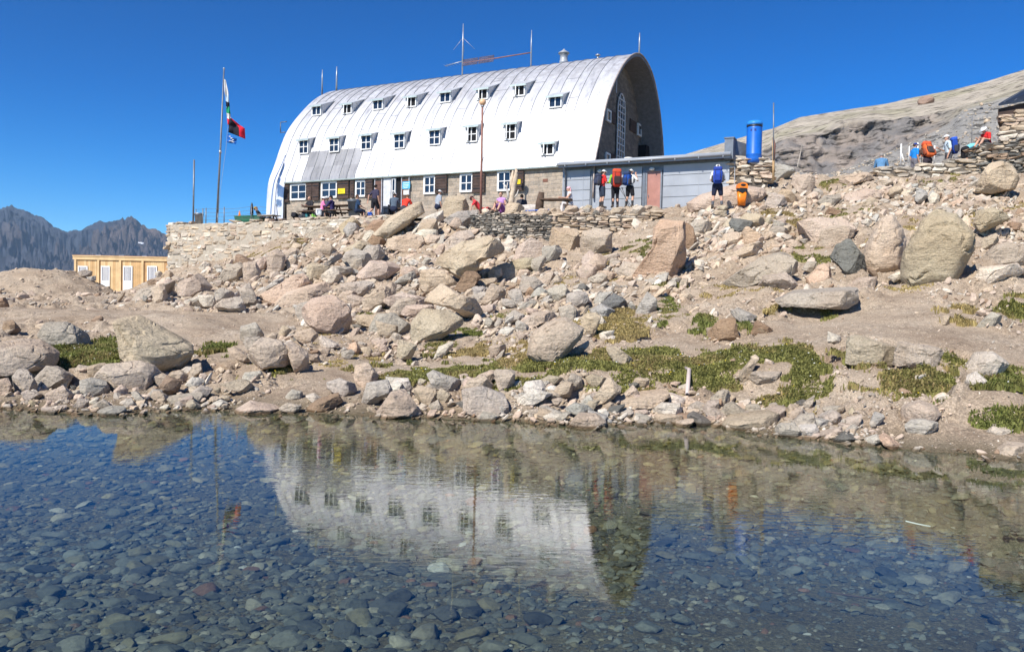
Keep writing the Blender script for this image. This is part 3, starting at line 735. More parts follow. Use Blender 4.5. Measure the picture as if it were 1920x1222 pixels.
for k, ln in enumerate([l for l in HERO.strip().split('\n') if l]):
    head, pts = ln.split('|'); lab = head.split('=', 1)[1] if '=' in head else None; hd = head.split('=')[0].split()
    poly = [tuple(map(float, p.split(','))) for p in pts.split()]; HPOLY.append(np.array(poly))
    wpx = max(p[0] for p in poly)-min(p[0] for p in poly)
    fl = hd[1] if len(hd) > 1 else ''
    o, mx, my, wp, hp = make_rock('rock_slab' if 'f' in fl else 'boulder', poly, hd[0], 100+k*7, fl, 5 if wpx > 48 else 4)
    ROCKS.append([o, mx, my, wp, hp, hd[0], lab])

# ---- further rocks between them: one object each
def inpoly(x, y, P):
    c = False; j = len(P)-1
    for i in range(len(P)):
        if (P[i][1] > y) != (P[j][1] > y) and x < (P[j][0]-P[i][0])*(y-P[i][1])/(P[j][1]-P[i][1])+P[i][0]: c = not c
        j = i
    return c
TALUS = [[(340,520),(470,490),(560,440),(700,420),(880,420),(1040,470),(1020,520),(900,600),(680,600),(470,590),(240,570)],
         [(1250,440),(1300,400),(1450,360),(1640,340),(1820,340),(1930,380),(1930,470),(1700,400),(1520,470),(1400,480),(1280,520)],
         [(880,600),(940,520),(1160,490),(1300,530),(1290,570),(1180,560),(1180,620),(1100,660),(900,680)], [(420,600),(700,610),(900,690),(660,680),(440,690)],
         [(0,700),(430,700),(430,770),(200,780),(0,775)], [(690,720),(1290,720),(1320,810),(1100,810),(960,790),(700,785)], [(1290,745),(1550,755),(1660,830),(1500,830),(1300,800)],
         [(880,395),(1230,395),(1230,420),(1040,425)]]
def scatter_px(regs, wts, x0=0):
    while 1:
        P = random.choices(regs, wts)[0]; xs = [p[0] for p in P]; ys_ = [p[1] for p in P]
        x, y = random.uniform(min(xs), max(xs)), random.uniform(min(ys_), max(ys_))
        if inpoly(x, y, P) and not any(inpoly(x, y, q) for q in PATHS): return x, y
HB = [(p.min(0), p.max(0)) for p in HPOLY]
nmid = 0; tries = 0
while nmid < 345 and tries < 9000:
    tries += 1
    x, y = scatter_px(TALUS, [9, 7, 4, 3, 4, 9, 5, 1])
    wp = random.choice([22, 26, 30, 36, 42, 50, 60] if y < 690 else [18, 22, 28, 34, 42, 50]); hp = wp*random.uniform(.4, .85)
    ins = sum(inpoly(x, y-hp/2, p) for p in HPOLY)
    if hit(x, y, None) is None: continue
    if ins > (1 if random.random() < .5 else 0) or y-hp < 400 and wp > 22: continue
    n_ = random.randint(5, 7); tilt = random.uniform(-.35, .5); hp *= 1 if y < 715 else .75
    ang = sorted(random.uniform(0, 2*math.pi) for _ in range(n_))
    if max((ang[(i+1) % n_]-ang[i]) % (2*math.pi) for i in range(n_)) > 2.4: continue
    poly = [(x+wp/2*math.cos(a)*random.uniform(.8, 1.1)*1, y-hp/2-hp/2*math.sin(a)-wp/2*math.cos(a)*tilt*.6) for a in ang]
    key = random.choices('pgtwsbyd', [8, 7, 6, 3, 2, 1, 1, 1])[0]
    o, mx, my, w1, h1 = make_rock('boulder' if wp > 40 else 'rock', poly, key, 3000+nmid*3, random.choice(['', 'u', 'u', 'f'] if y < 715 else ['f', 'f', 'u', '']), 4 if wp > 26 else 3)
    ROCKS.append([o, mx, my, w1, h1, key, None]); nmid += 1

# ---- labels for the rocks: look first, then the nearest landmark that one can find
LAND = [('the giant egg shaped boulder', 1762, 530), ('the pear shaped boulder', 1655, 510), ('the bench like slab', 1530, 575), ('the notched block by the path', 1680, 690),
        ('the striped rock in the path', 1358, 636), ('the white drainage pipe', 1286, 745), ('the orange litter bin', 1390, 392), ('the blue barrel', 1413, 300), ('the orange pink pyramid rock', 1240, 520),
        ('the dark dry wall', 960, 450), ('the smooth dome in the turf', 1040, 680), ('the yellowish boulder in the talus', 880, 525), ('the large pitted boulder', 615, 625),
        ('the tan ramp of rock', 740, 440), ('the massive grey boulder in the water', 905, 778), ('the triangular boulder in the water', 750, 785), ('the pink boulder near the shore turf', 505, 695),
        ('the sloping tan slab', 290, 700), ('the wooden cabin', 240, 545), ('the terrace wall corner', 345, 500), ('the broad flat slab', 40, 695), ('the gravel heap', 90, 560), ('the flat stone in the water', 208, 778),
        ('the marker pole', 1450, 330), ('the layered shore slab', 1410, 805), ('the two balanced stones', 1725, 810), ('the thin pink plank in the water', 1670, 835), ('the big brown boulder below the stone pile', 1865, 368),
        ('the low walkers wall', 1740, 345), ('the ochre lichen boulder', 815, 642), ('the cave faced boulder', 850, 600), ('the large pale talus block', 705, 528), ('the pink whaleback rock', 540, 570),
        ('the leaning wedge by the bank', 1160, 690), ('the long plank stone', 1200, 760), ('the upright square block', 945, 733), ('the square pink block', 1118, 478), ('the pale slab at the path edge', 1850, 710),
        ('the tilted split slab above the path', 1430, 535), ('the cream tilted block', 1565, 465), ('the bluish turf slab', 1080, 578), ('the upright tapered block', 690, 723), ('the brown wedge on the shore', 320, 740)]
used = set()
for R_ in ROCKS:
    if R_[6]: R_[6] = R_[6].strip(); used.add(R_[6])
ORD = ['', 'next', 'third', 'fourth', 'fifth', 'sixth', 'seventh', 'eighth', 'ninth']
for R_ in ROCKS:
    o, x, y, w_, h_, k_, lab = R_
    if not lab:
        sz = 'tiny' if w_ < 14 else 'small' if w_ < 22 else 'medium' if w_ < 38 else 'large'
        ar = w_/max(h_, 1); shp = 'upright rock' if ar < .95 else 'angular rock' if ar < 1.7 else 'low rock' if ar < 2.6 else 'long flat rock'
        done = False
        for nm, lx, ly in sorted(LAND, key=lambda q: math.hypot(q[1]-x, (q[2]-y)*1.6))[:7]:
            dx, dy = x-lx, y-ly
            rel = ('right of' if dx > 0 else 'left of') if abs(dx) > 1.3*abs(dy) else ('in front of' if dy > 0 else 'above and behind')
            lab = f'{sz} {TNAME[k_]} {shp} {rel} {nm}'
            if lab not in used: done = True; break
        if not done: lab = f'{sz} {TNAME[k_]} {shp} further {rel} {nm}'
        used.add(lab)
    if len(lab.split()) > 16: lab = lab.replace('further ', '').replace('angular ', '').replace('above and behind', 'behind')
    assert len(lab.split()) < 17, lab
    tag(o, lab, 'rock', 'rocks of the stony slope')

# ---- one mesh for stones too many to count
def stone_field(name, C, S, ang, cols, lv, mat, flat=(.45, .75), seed=0, al=0.):
    rs = np.random.default_rng(seed); V0, F0 = ICO[lv]; n0 = len(V0); K = len(C); B = 14
    base = []
    for b in range(B):
        V = V0.copy()
        for k in range(7):
            d = rs.normal(size=3); d /= np.linalg.norm(d); p = V@d; V = V-d*np.clip(p-rs.uniform(.5, .8), 0, None)[:, None]*.95
        base.append(V*(1+.05*rs.normal(size=(n0, 1))))
    base = np.array(base); V = base[rs.integers(0, B, K)]
    sc = np.stack([S, S*rs.uniform(.55, .9, K), S*rs.uniform(*flat, K)], 1); V = V*sc[:, None]
    tx = rs.normal(al, .16+al, K); V[:, :, 2] += V[:, :, 0]*tx[:, None]
    ca, sa = np.cos(ang), np.sin(ang); x = V[:, :, 0]*ca[:, None]-V[:, :, 1]*sa[:, None]; y = V[:, :, 0]*sa[:, None]+V[:, :, 1]*ca[:, None]
    V = np.stack([x, y, V[:, :, 2]], 2)+C[:, None]
    F = (F0[None]+np.arange(K)[:, None, None]*n0).reshape(-1, 3)
    return fast_mesh(name, V.reshape(-1, 3), F, mat, False, np.repeat(cols, n0, 0))
PAL = np.array([TINT[k] for k in 'pgtwsbp'])
def small_stones():
    rs = np.random.default_rng(5); nc = len(pxs)
    dp = np.abs(np.diff(GPY.reshape(-1, nc), axis=0, prepend=0)).ravel()*np.where((GPX > -500) & (GPX < 2500) & (GPY < 870) & (yf > 8.4) & (yf < 45) & (zf > -.1), 1, 0.)
    dp = np.minimum(dp, 12); tal = inpolys(GPX, GPY, TALUS[:3]); tal2 = inpolys(GPX, GPY, TALUS[3:]); pth = inpolys(GPX, GPY, PATHS); grs = inpolys(GPX, GPY, [g[0] for g in GR])
    Ps, Ss = [], []
    for wt, n_, sz in ((np.where(pth, .9, 1.)*np.where(grs, .25, 1), 15000, [1.2, 1.5, 2, 2.5, 3, 4]), (np.where(pth, .06, 1.)*np.where(grs, .3, 1), 14000, [3, 4, 5, 6, 8]),
                       (np.where(tal, 1., np.where(tal2, .5, .14))*np.where(pth, 0, 1.)*np.where(grs, .2, 1), 6800, [6, 8, 9, 10, 12, 13]), (np.where(tal, 1., np.where(tal2, .35, .12))*np.where(pth, 0, 1.)*np.where(grs, .1, 1), 3200, [13, 15, 17, 19, 22, 26])):
        p = dp*wt; k = rs.choice(len(p), n_, p=p/p.sum()); S = rs.choice(sz, n_)/2/FPX*yf[k]
        Ps.append(xyz(xf[k]+rs.normal(0, .03, n_), yf[k]+rs.normal(0, .03, n_), zf[k]+S*.12)); Ss.append(S)
    n1_ = 18000
    for q, nm, lv, lab in ((0, 'gravel', 1, 'loose gravel strewn over the slope and the path'), (1, 'small_stones', 2, 'loose small stones filling the gaps of the boulder slope')):
        P = np.concatenate(Ps[2*q:2*q+2]); S = np.concatenate(Ss[2*q:2*q+2]); c = PAL[rs.choice(len(PAL), len(P), p=[.27, .17, .24, .13, .07, .04, .08])]*rs.uniform(.8, 1.12, (len(P), 1))
        o = link(nm, stone_field(nm, P, S, rs.normal(.2, .9, len(P)), c, lv, M_RUB, (.42, .8), 3+q, .3)); tag(o, lab, 'stones', None, 'stuff')
small_stones()

# ---- pond bed
M_BED = rock_attr('pond_bed_stone', .012, False)
def pond_bed():
    rs = np.random.default_rng(21); n_ = 40000
    y = 2.6+(rs.random(n_)**.9)*8.4; x = (rs.random(n_)*2-1)*(y*.70+.4)
    S = np.clip(rs.lognormal(-3.8, .62, n_), .010, .115)
    near = np.clip((4.6-y)/1.6, 0, 1)*np.clip(.2-x, 0, 1); S *= 1+.55*near
    silt = np.exp(-(((x-1.9)/1.5)**2+((y-4.6)/1.3)**2)); keep = rs.random(n_) > silt*.72
    x, y, S = x[keep], y[keep], S[keep]*(1-.35*silt[keep])
    z = T(x, y)+S*.10; k = z+S*.55 < .0; x, y, z, S = x[k], y[k], z[k], S[k]
    pal = np.array([(.092,.090,.073), (.125,.12,.096), (.060,.059,.053), (.15,.13,.082), (.19,.172,.13), (.14,.08,.05), (.26,.25,.22)])
    c = pal[rs.choice(7, len(x), p=[.31, .25, .22, .13, .062, .02, .008])]*rs.uniform(.8, 1.25, (len(x), 1))
    far = np.clip((y-6.5)/3, 0, 1)[:, None]; c = c*(1-far)+c*np.array([1.5, 1.25, .8])*far
    ang = rs.normal(.30, .38, len(x)); C = np.stack([x, y, z], 1)
    vis = S/y; big = np.argsort(-np.where((abs(x) < y*.64) & (y > 3.5), vis, 0))[:240]; rest = np.setdiff1d(np.arange(len(x)), big)
    o = link('pond_bed_stones', stone_field('pond_bed_stones', C[rest], S[rest], ang[rest], c[rest], 2, M_BED, (.28, .5), 8)); tag(o, 'mass of dark flat stones covering the bed of the pond', 'stones', None, 'stuff')
    V0, F0 = ICO[3]; T_ = []
    for b in range(10):
        V = V0.copy()
        for q in range(7):
            d = rs.normal(size=3); d /= np.linalg.norm(d); p = V@d; V = V-d*np.clip(p-rs.uniform(.5, .8), 0, None)[:, None]*.95
        V = V*(1+.05*fbm(V*2.2+b*3, 4, b))[:, None]; T_.append(fast_mesh('submerged_stone', V, F0, M_BEDO, False))
    for i in big:
        o = link('submerged_stone', T_[rs.integers(0, 10)]); o.location = C[i]+np.array([0, 0, S[i]*.1]); o.scale = (S[i], S[i]*rs.uniform(.55, .85), S[i]*rs.uniform(.3, .5))
        o.rotation_euler = (rs.normal(0, .12), rs.normal(0, .15), ang[i]); o.color = (*c[i], 1)
        br = c[i].mean(); nm = 'black grey' if br < .062 else 'dark grey' if br < .09 else 'grey' if br < .13 else 'light grey'
        if c[i][0] > c[i][2]*1.6: nm = 'rusty brown'
        wh = 'near the close shore' if y[i] < 4.6 else 'in the middle of the pond bed' if y[i] < 7 else 'toward the far shore'
        s_ = 'large' if S[i] > .13 else 'hand sized' if S[i] > .08 else 'small'
        tag(o, f'{s_} {nm} flat stone under clear water {wh}', 'stone', f'{s_} {nm} stones under the water {wh}')
m_, n_t, bs_, N_, L_2 = new_mat('submerged_rock'); rock_nodes(N_, L_2, bs_, N_('ShaderNodeObjectInfo').outputs['Color'], False, .012); M_BEDO = m_
pond_bed()
for px, py, ln_, nm, lab in [(1720, 983, .17, 'stick', 'thin white stick lying under the water beside the slope reflection'), (1600, 1118, .34, 'stick', 'long dark stick lying on the silty pond bed')]:
    q = onz(px, py, -.22 if ln_ < .2 else -.30); s_ = MB(); s_.tube([(-ln_/2, .03, .02), (0, 0, .005), (ln_/2, -.05, 0)], .006, 6)
    tag(s_.build(nm, M_WHITE if ln_ < .2 else M_WOODD, None, True, 0, q), lab, 'stick')

# ------------------------------------------------------------------ hill with cliff and scree, far mountains, gravel heap
def curve(L_): return np.array([p[0] for p in L_], float), np.array([p[1] for p in L_], float)
def hill():
    rid = curve([(1150,330),(1243,302),(1300,285),(1400,255),(1450,241),(1500,220),(1600,204),(1660,195),(1730,180),(1790,168),(1850,153),(1920,131),(2050,95),(2300,40),(2700,0)])
    top = curve([(1150,345),(1300,312),(1400,296),(1440,279),(1461,264),(1502,258),(1548,249),(1588,238),(1624,230),(1700,221),(1762,211),(1800,199),(1850,185),(1920,165),(2050,130),(2700,60)])
    foot = curve([(1150,350),(1400,312),(1440,314),(1500,322),(1545,330),(1600,310),(1650,290),(1700,270),(1750,246),(1785,224),(1805,204),(1850,190),(1920,170),(2050,135),(2700,70)])
    xs = np.arange(1150, 2700, 4.); r_, t_, f_ = (np.interp(xs, *c) for c in (rid, top, foot))
    rows = []
    for a, n_ in ((0, 26), (1, 34), (2, 44), (3, 14)):
        for k in range(n_): rows.append((a, k/n_))
    rows.append((3, 1.)); G = []
    for a, s in rows:
        line = []
        for i, x in enumerate(xs):
            if a == 0: p = at(x, 352*(1-s)+f_[i]*s, 50+s*27)
            elif a == 1: p = at(x, f_[i]*(1-s)+t_[i]*s, 77+s*4.5)
            elif a == 2: p = at(x, t_[i]*(1-s**.8)+r_[i]*s**.8, 81.5+s*32)
            else:
                p = at(x, r_[i], 113.5); p = p+np.array([p[0]*.8*s, 90*s, -30*s])
            line.append(p)
        G.append(line)
    G = np.array(G); nr, nc = G.shape[:2]; P = G.reshape(-1, 3).copy(); a_ = np.repeat([r[0] for r in rows], nc); s_ = np.repeat([r[1] for r in rows], nc)
    cl = (a_ == 1)*1. + (a_ == 2)*np.clip(.12-s_, 0, 1)*4
    hgt = np.tile(np.clip((f_-t_)/40, 0, 1), nr); cl = cl*hgt
    blk = fbm(P*np.array([.55, .5, .22]), 5, 3, .62); rg = 1-abs(noise(P*np.array([.5, .5, .12]), 8))*2
    led = fbm(P*np.array([.16, .2, .42]), 3, 15); P[:, 1] += cl*(.55*noise(P*np.array([1.1, .8, .11]), 27)+.3*noise(P*np.array([2.3, 1.6, .2]), 28)+.9*np.round(led*3)/3+.25*blk); P[:, 2] += (a_ == 2)*(.9*fbm(P*np.array([.09, .05, .1]), 4, 4)+.35*noise(P*np.array([.35, .12, .3]), 6)*1)*np.clip(1.02-s_, .25, 1)
    P[:, 2] += (a_ == 0)*.28*fbm(P*.9, 3, 12)*np.clip(s_*4, 0, 1)*np.clip((1-s_)*6, 0, 1)
    r = np.arange(nr-1)[:, None]*nc; c = np.arange(nc-1)[None]
    F = np.stack([r+c, r+c+1, r+c+1+nc, r+c+nc], -1).reshape(-1, 4)
    slab = np.array([.50, .44, .355]); grey = np.array([.23, .215, .205]); scr = np.array([.34, .325, .30]); grn = np.array([.33, .31, .2])
    k1 = np.clip(cl, 0, 1)[:, None]; lo = (a_ == 0)[:, None]*1.
    col = slab*(1-lo)+scr*lo
    gm = np.clip(fbm(P*.12, 4, 31)*2-.2, 0, 1)[:, None]*(1-lo)*(P[:, 2] > 20)[:, None]*.6; col = col*(1-gm)+grn*gm
    st = np.clip(fbm(P*np.array([.6, .6, .06]), 4, 41)*1.4+.45, 0, 1)[:, None]; gy = grey*(1-st)+np.array([.33, .28, .24])*st
    col = col*(1-k1)+gy*k1
    m, n, bs, N, L = new_mat('hill_rock')
    v = N('ShaderNodeVertexColor'); v.layer_name = 'Col'; pos = N('ShaderNodeNewGeometry').outputs['Position']
    f = ramp(N, L, nz(N, L, pos, .5, 9, .7), [(.3, .7), (.7, 1.2)]); c2 = mixc(N, L, v.outputs[0], f, 1., 'MULTIPLY')
    mp = N('ShaderNodeMapping'); mp.inputs['Scale'].default_value = (.25, .5, 1.2); mp.inputs['Rotation'].default_value = (0, .25, 0); L(pos, mp.inputs[0])
    sn = nz(N, L, mp.outputs[0], 1.6, 9, .65); c2 = mixc(N, L, c2, ramp(N, L, sn, [(.40, .22), (.47, 1.)]), .85, 'MULTIPLY')
    L(c2, bs.inputs['Base Color']); setv(bs, Roughness=.95); bs.inputs['Specular IOR Level'].default_value = .1
    ad = N('ShaderNodeMath'); ad.operation = 'ADD'; L(sn, ad.inputs[0]); L(nz(N, L, pos, 1.6, 9, .7), ad.inputs[1]); bump(N, L, ad.outputs[0], bs, 1., .35)
    tag(link('hill', fast_mesh('hill', P, F, m, True, col)), 'bare rocky hill with a dark cliff and a scree fan behind the refuge', kind='structure')
    # scree stones
    Ps = []; S = []; rs = np.random.default_rng(4)
    for k in range(4200):
        i = rs.integers(60, 330); b = rs.integers(1, 26)*nc+i
        p = P[b]+rs.normal(0, .4, 3)*np.array([1, 1, 0]); Ps.append(p); S.append(rs.choice([.07, .09, .12, .16, .24, .35], p=[.25, .28, .22, .15, .07, .03]))
    Ps = np.array(Ps); S = np.array(S); c = PAL[rs.choice([1, 2, 4], len(Ps))]*rs.uniform(.7, 1.15, (len(Ps), 1))
    tag(link('scree', stone_field('scree', Ps, S, rs.uniform(0, 6, len(Ps)), c, 1, M_RUB, (.5, .85), 6)), 'grey scree below the cliff', None, None, 'stuff')
    i = int((1737-1150)/4); p = G[26+34+18][i]
    q = p+np.array([0, -2., .9]); V, F2 = ICO[4]
    o = link('boulder', fast_mesh('boulder', finish_rock(V*np.array([1.0, 1.0, .62]), F2, None, 1.2, 77, .05, 5, True), F2, M_ROCK), None, at(1737, 190, 100)); o.color = (.36, .25, .19, 1)
    tag(o, 'lone brown boulder perched high on the bare hill', 'rock', 'rocks of the stony slope')
hill()

def mountains():
    rg = curve([(-500,470),(-300,400),(-150,430),(-40,405),(0,388),(22,383),(40,390),(62,400),(80,407),(100,424),(124,435),(150,429),(170,420),(190,413),(215,412),(226,411),(230,406),(234,413),(238,406),(243,403),(250,408),(264,420),(300,432),(335,451),(420,470),(520,500),(700,560)])
    xs = np.arange(-500, 700, 2.5); R_ = np.interp(xs, *rg); nr = 150; G = []
    tall = np.array([at(x, r, 2600) for x, r in zip(xs, R_)])
    for k in range(nr):
        s = k/(nr-1); y = 2600-1500*s; P = tall.copy(); fac = y/2600; P[:, 0] = tall[:, 0]*fac; P[:, 1] = y
        base = -160.; P[:, 2] = base+(tall[:, 2]-base)*(1-s)**1.25; G.append(P)
    back = tall.copy(); back[:, 1] += 500; back[:, 2] -= 350; G.insert(0, back)
    P = np.array(G).reshape(-1, 3); nc = len(xs); nr = len(G); s_ = np.repeat(np.linspace(0, 1, nr), nc)
    q = P*np.array([.0085, .0105, .0]); w = fbm(q*.7, 3, 61)
    rid = 1-abs(fbm(q+w[:, None]*.5, 6, 51, .62))*2.1
    fade = np.clip(s_*9, 0, 1)*np.clip((1.1-s_), 0, 1)
    P[:, 2] += np.minimum(rid-.75, .05+s_*.5)*110*fade + 15*fbm(P*np.array([.02, .024, .004]), 5, 71, .6)*np.clip(s_*10, .22, 1)*np.clip(1.1-s_, 0, 1)
    r = np.arange(nr-1)[:, None]*nc; c = np.arange(nc-1)[None]
    F = np.stack([r+c, r+c+nc, r+c+1+nc, r+c+1], -1).reshape(-1, 4)
    rock = np.array([.105, .12, .155]); rust = np.array([.22, .17, .14]); scr = np.array([.19, .195, .185]); low = np.array([.16, .15, .10])
    k = np.clip(fbm(P*.0035, 4, 81)*1.6+.1, 0, 1)[:, None]*np.clip(1-s_*1.6, 0, 1)[:, None]; col = rock*(1-k)+rust*k
    k = np.clip((fbm(P*.004, 4, 91))*1.2+(s_-.42)*2.2, 0, 1)[:, None]*.8; col = col*(1-k)+scr*k
    k = np.clip((s_-.8)*8, 0, 1)[:, None]; col = col*(1-k)+low*k
    m, n, bs, N, L = new_mat('mountain_rock'); v = N('ShaderNodeVertexColor'); v.layer_name = 'Col'; pos = N('ShaderNodeNewGeometry').outputs['Position']
    f = ramp(N, L, nz(N, L, pos, .02, 10, .7), [(.3, .55), (.7, 1.35)]); L(mixc(N, L, v.outputs[0], f, 1., 'MULTIPLY'), bs.inputs['Base Color'])
    setv(bs, Roughness=1.); bs.inputs['Specular IOR Level'].default_value = 0; bump(N, L, nz(N, L, pos, .03, 10, .8), bs, 1., 26)
    tag(link('mountains', fast_mesh('mountains', P, F, m, True, col)), 'dark jagged mountain ridges beyond the valley', kind='structure')
    for px, py, wx in [(264, 456, 5), (241, 443, 2.5)]:
        c0 = at(px, py, 2600); k = np.argmin(np.abs(P[:, 0]/P[:, 1]-c0[0]/c0[1])*3000+np.abs((P[:, 2]-CH)/P[:, 1]-(c0[2]-CH)/c0[1])*3000); p = P[k]
        b = MB(); V, F2 = ICO[3]; V = V*np.array([wx*1.5, wx*1.2, wx*.14])*(1+.25*fbm(V*2, 3, 5))[:, None]; b.add(V, F2)
        o = b.build('snow_patch', pm('old_snow', (.8, .82, .85), .7, 0, .08, .1), None, True, 0, p); o.rotation_euler = (.35, .25, 0)
        tag(o, 'larger white snow patch on the far mountain' if wx > 4 else 'tiny upper snow patch on the far mountain', 'snow patch')
mountains()

def mound():
    c = hit(85, 556); c = np.array([at(85, 556, 38)[0], 38.]); n_ = 150
    g = np.linspace(-4.2, 4.2, n_); x, y = np.meshgrid(g*1.15, g); x = x.ravel(); y = y.ravel()
    wob = fbm(xyz(x*.4, y*.4, 3), 3, 5); d = np.sqrt((x/3.4)**2+(y/3.0)**2)*(1+.18*wob)
    h = 1.62*np.clip(1-d, 0, None)**.75*(d < 1)*np.where(x < 0, 1, .97)-.15*(d >= 1)
    h = np.minimum(h, 1.22+.1*wob)+.05*fbm(xyz(x*2, y*2), 4, 6)
    X = x+c[0]; Y = y+c[1]; z = T(X, Y)+h
    r = np.arange(n_-1)[:, None]*n_; q = np.arange(n_-1)[None]; F = np.stack([r+q, r+q+1, r+q+1+n_, r+q+n_], -1).reshape(-1, 4)
    tag(link('gravel_heap', fast_mesh('gravel_heap', xyz(X, Y, z), F, M_SOIL)), 'big heap of excavated gravel beside the wooden cabin', 'gravel heap')
    rs = np.random.default_rng(3); k = rs.choice(np.nonzero(h > .05)[0], 500); P = np.stack([X[k], Y[k], z[k]], 1)
    tag(link('heap_stones', stone_field('heap_stones', P, rs.choice([.03, .05, .08, .13], 500, p=[.5, .3, .15, .05]), rs.uniform(0, 6, 500), PAL[rs.choice([0, 1, 2], 500)]*rs.uniform(.7, 1.1, (500, 1)), 1, M_RUB)), 'stones scattered over the gravel heap', None, None, 'stuff')
mound()

# ------------------------------------------------------------------ the refuge: local x along the front (to the right), y into the building, z up
PROF = [(-.60,5.4),(-.58,6.6),(-.44,8.23),(.05,9.39),(.87,11.25),(1.8,12.5),(3.2,13.87),(4.27,14.62),(5.3,15.12),(6.4,15.36),(7.7,15.2),(8.8,14.7),(9.8,13.72),(10.6,12.44),(11.15,11.05),(11.4,9.8),(11.6,7.6),(11.7,5.4)]
def catmull(P, n):
    P = np.array([2*np.array(P[0])-P[1], *P, 2*np.array(P[-1])-P[-2]], float); out = []
    for i in range(1, len(P)-2):
        for k in range(n):
            t = k/n; a, b, c, d = P[i-1], P[i], P[i+1], P[i+2]
            out.append(.5*((2*b)+(-a+c)*t+(2*a-5*b+4*c-d)*t*t+(-a+3*b-3*c+d)*t**3))
    out.append(P[-2]); return np.array(out)
PR = catmull(PROF, 5); IE = 10           # PR[IE] is the eave
_tg = np.gradient(PR, axis=0); _tg /= np.linalg.norm(_tg, axis=1, keepdims=True); PN = np.stack([-_tg[:, 1], _tg[:, 0]], 1)
PIN = PR-PN*.15
XL, XR, XS = -20.75, 0., -19.45
hut = thing('mountain_hut', HO, -HT, 'silver vault roofed mountain refuge with rows of dormers and a dark stone gable', 'building')
def roof():
    rs = np.random.default_rng(9); V = []; F = []; Cc = []; mi = []
    def q(a, b, c, d, col, m):
        k = len(V); V.extend([a, b, c, d]); F.append((k, k+1, k+2, k+3)); Cc.extend([col]*4); mi.append(m)
    xb = [XL]
    while xb[-1] < XR-.5: xb.append(xb[-1]+rs.uniform(.5, .72))
    xb[-1] = XR; gx0 = on_y(575, 312, -.3)[0]; gx1 = on_y(672, 312, -.3)[0]; n_ = len(PR)
    j0 = int(np.argmin(abs(np.array(xb)-XS))); xb[j0] = XS; jg0 = int(np.argmin(abs(np.array(xb)-gx0))); jg1 = int(np.argmin(abs(np.array(xb)-gx1)))
    mul = 3
    for j in range(len(xb)-1):
        cut = sorted(rs.choice(np.arange(IE+3, n_-6), 5, replace=False)); ton = rs.uniform(.80, .88)
        i0 = 0 if xb[j] < XS-.01 else IE
        for i in range(i0, n_-1):
            if i in cut: ton = rs.uniform(.78, .88)
            c = ton
            if jg0 <= j < jg1 and PR[i][1] < 9.75: c = .31+.04*((j+i // 7) % 3)
            if PR[i][1] < 9.0 and PR[i][1] > 8.2 and rs.random() < .15: c *= .93
            wob = .035*noise(np.array([[j*1.7, i*.25, 0], [(j+1)*1.7, i*.25, 0], [(j+1)*1.7, (i+1)*.25, 0], [j*1.7, (i+1)*.25, 0]]), 3)
            xa, xbn = xb[j], xb[j+1]; e0 = 0 if j == 0 else 1; e1 = 0 if j == len(xb)-2 else 1
            p = [(xa+wob[0]*e0, *PR[i]), (xbn+wob[1]*e1, *PR[i]), (xbn+wob[2]*e1, *PR[i+1]), (xa+wob[3]*e0, *PR[i+1])]
            q(*p, (c, c, c*1.01), 0)
            if i in cut and i > i0:
                d = PN[i]*.012; t2 = PR[i]*.93+PR[i+1]*.07
                q((p[0][0], *(PR[i]+d)), (p[1][0], *(PR[i]+d)), (p[1][0], *(t2+d)), (p[0][0], *(t2+d)), (.5,)*3, 1)
            if j:   # standing seam
                d = PN[i]*.035; d2 = PN[i+1]*.035; h_ = .016
                a0, a1 = p[0][0], p[3][0]
                q((a0-h_, *PR[i]), (a0, *(PR[i]+d)), (a1, *(PR[i+1]+d2)), (a1-h_, *PR[i+1]), (.5,)*3, 1)
                q((a0, *(PR[i]+d)), (a0+h_, *PR[i]), (a1+h_, *PR[i+1]), (a1, *(PR[i+1]+d2)), (.5,)*3, 1)
    for x, x2, i0 in ((XL, XR, IE),):
        for i in range(n_-1):
            a, b = PIN[i], PIN[i+1]
            if i >= IE: q((XL, *a), (XL, *b), (XR, *b), (XR, *a), (.4,)*3, 2)
            else: q((XL, *a), (XL, *b), (XS, *b), (XS, *a), (.4,)*3, 2)
            if i >= 5: q((XR, *PR[i]), (XR, *PR[i+1]), (XR, *b), (XR, *a), (.6,)*3, 2)
            q((XL, *PR[i]), (XL, *a), (XL, *b), (XL, *PR[i+1]), (.6,)*3, 2)
    q((XS, *PR[0]), (XS, *PIN[0]), (XS, *PIN[IE]), (XS, *PR[IE]), (.6,)*3, 2)
    q((XS, *PR[IE]), (XR, *PR[IE]), (XR, *PIN[IE]), (XS, *PIN[IE]), (.6,)*3, 2)
    me = fast_mesh('roof', V, F, [M_ROOF, M_SEAM, M_SOFFIT], False, np.array(Cc), mi)
    return link('roof', me, hut)
roof()
b = MB()   # eave flashing and gutter line
b.tube([(XS, PR[IE][0]-.05, 8.22), (XR-.1, PR[IE][0]-.05, 8.22)], .055, 8); b.build('gutter', M_COPPER, hut, True)
b = MB(); b.tube([(XR+.02, *(p+n_*.02)) for p, n_ in zip(PR[5:], PN[5:])], .04, 6); b.build('roof_edge', pm('rusty_edge', (.40, .34, .30), .6, .3, .4, 2), hut, True)
WY = -.30   # plane of the ground floor wall
b = MB(); b.box(XS, XR-.1, WY, .6, 5.2, 8.2); b.build('wall', M_HUTST, hut)
GX = -1.3
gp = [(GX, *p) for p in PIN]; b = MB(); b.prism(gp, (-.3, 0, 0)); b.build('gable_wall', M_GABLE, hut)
b = MB(); b.prism([(XL+.3, *p) for p in PIN], (.3, 0, 0)); b.build('rear_gable_wall', M_GABLE, hut)

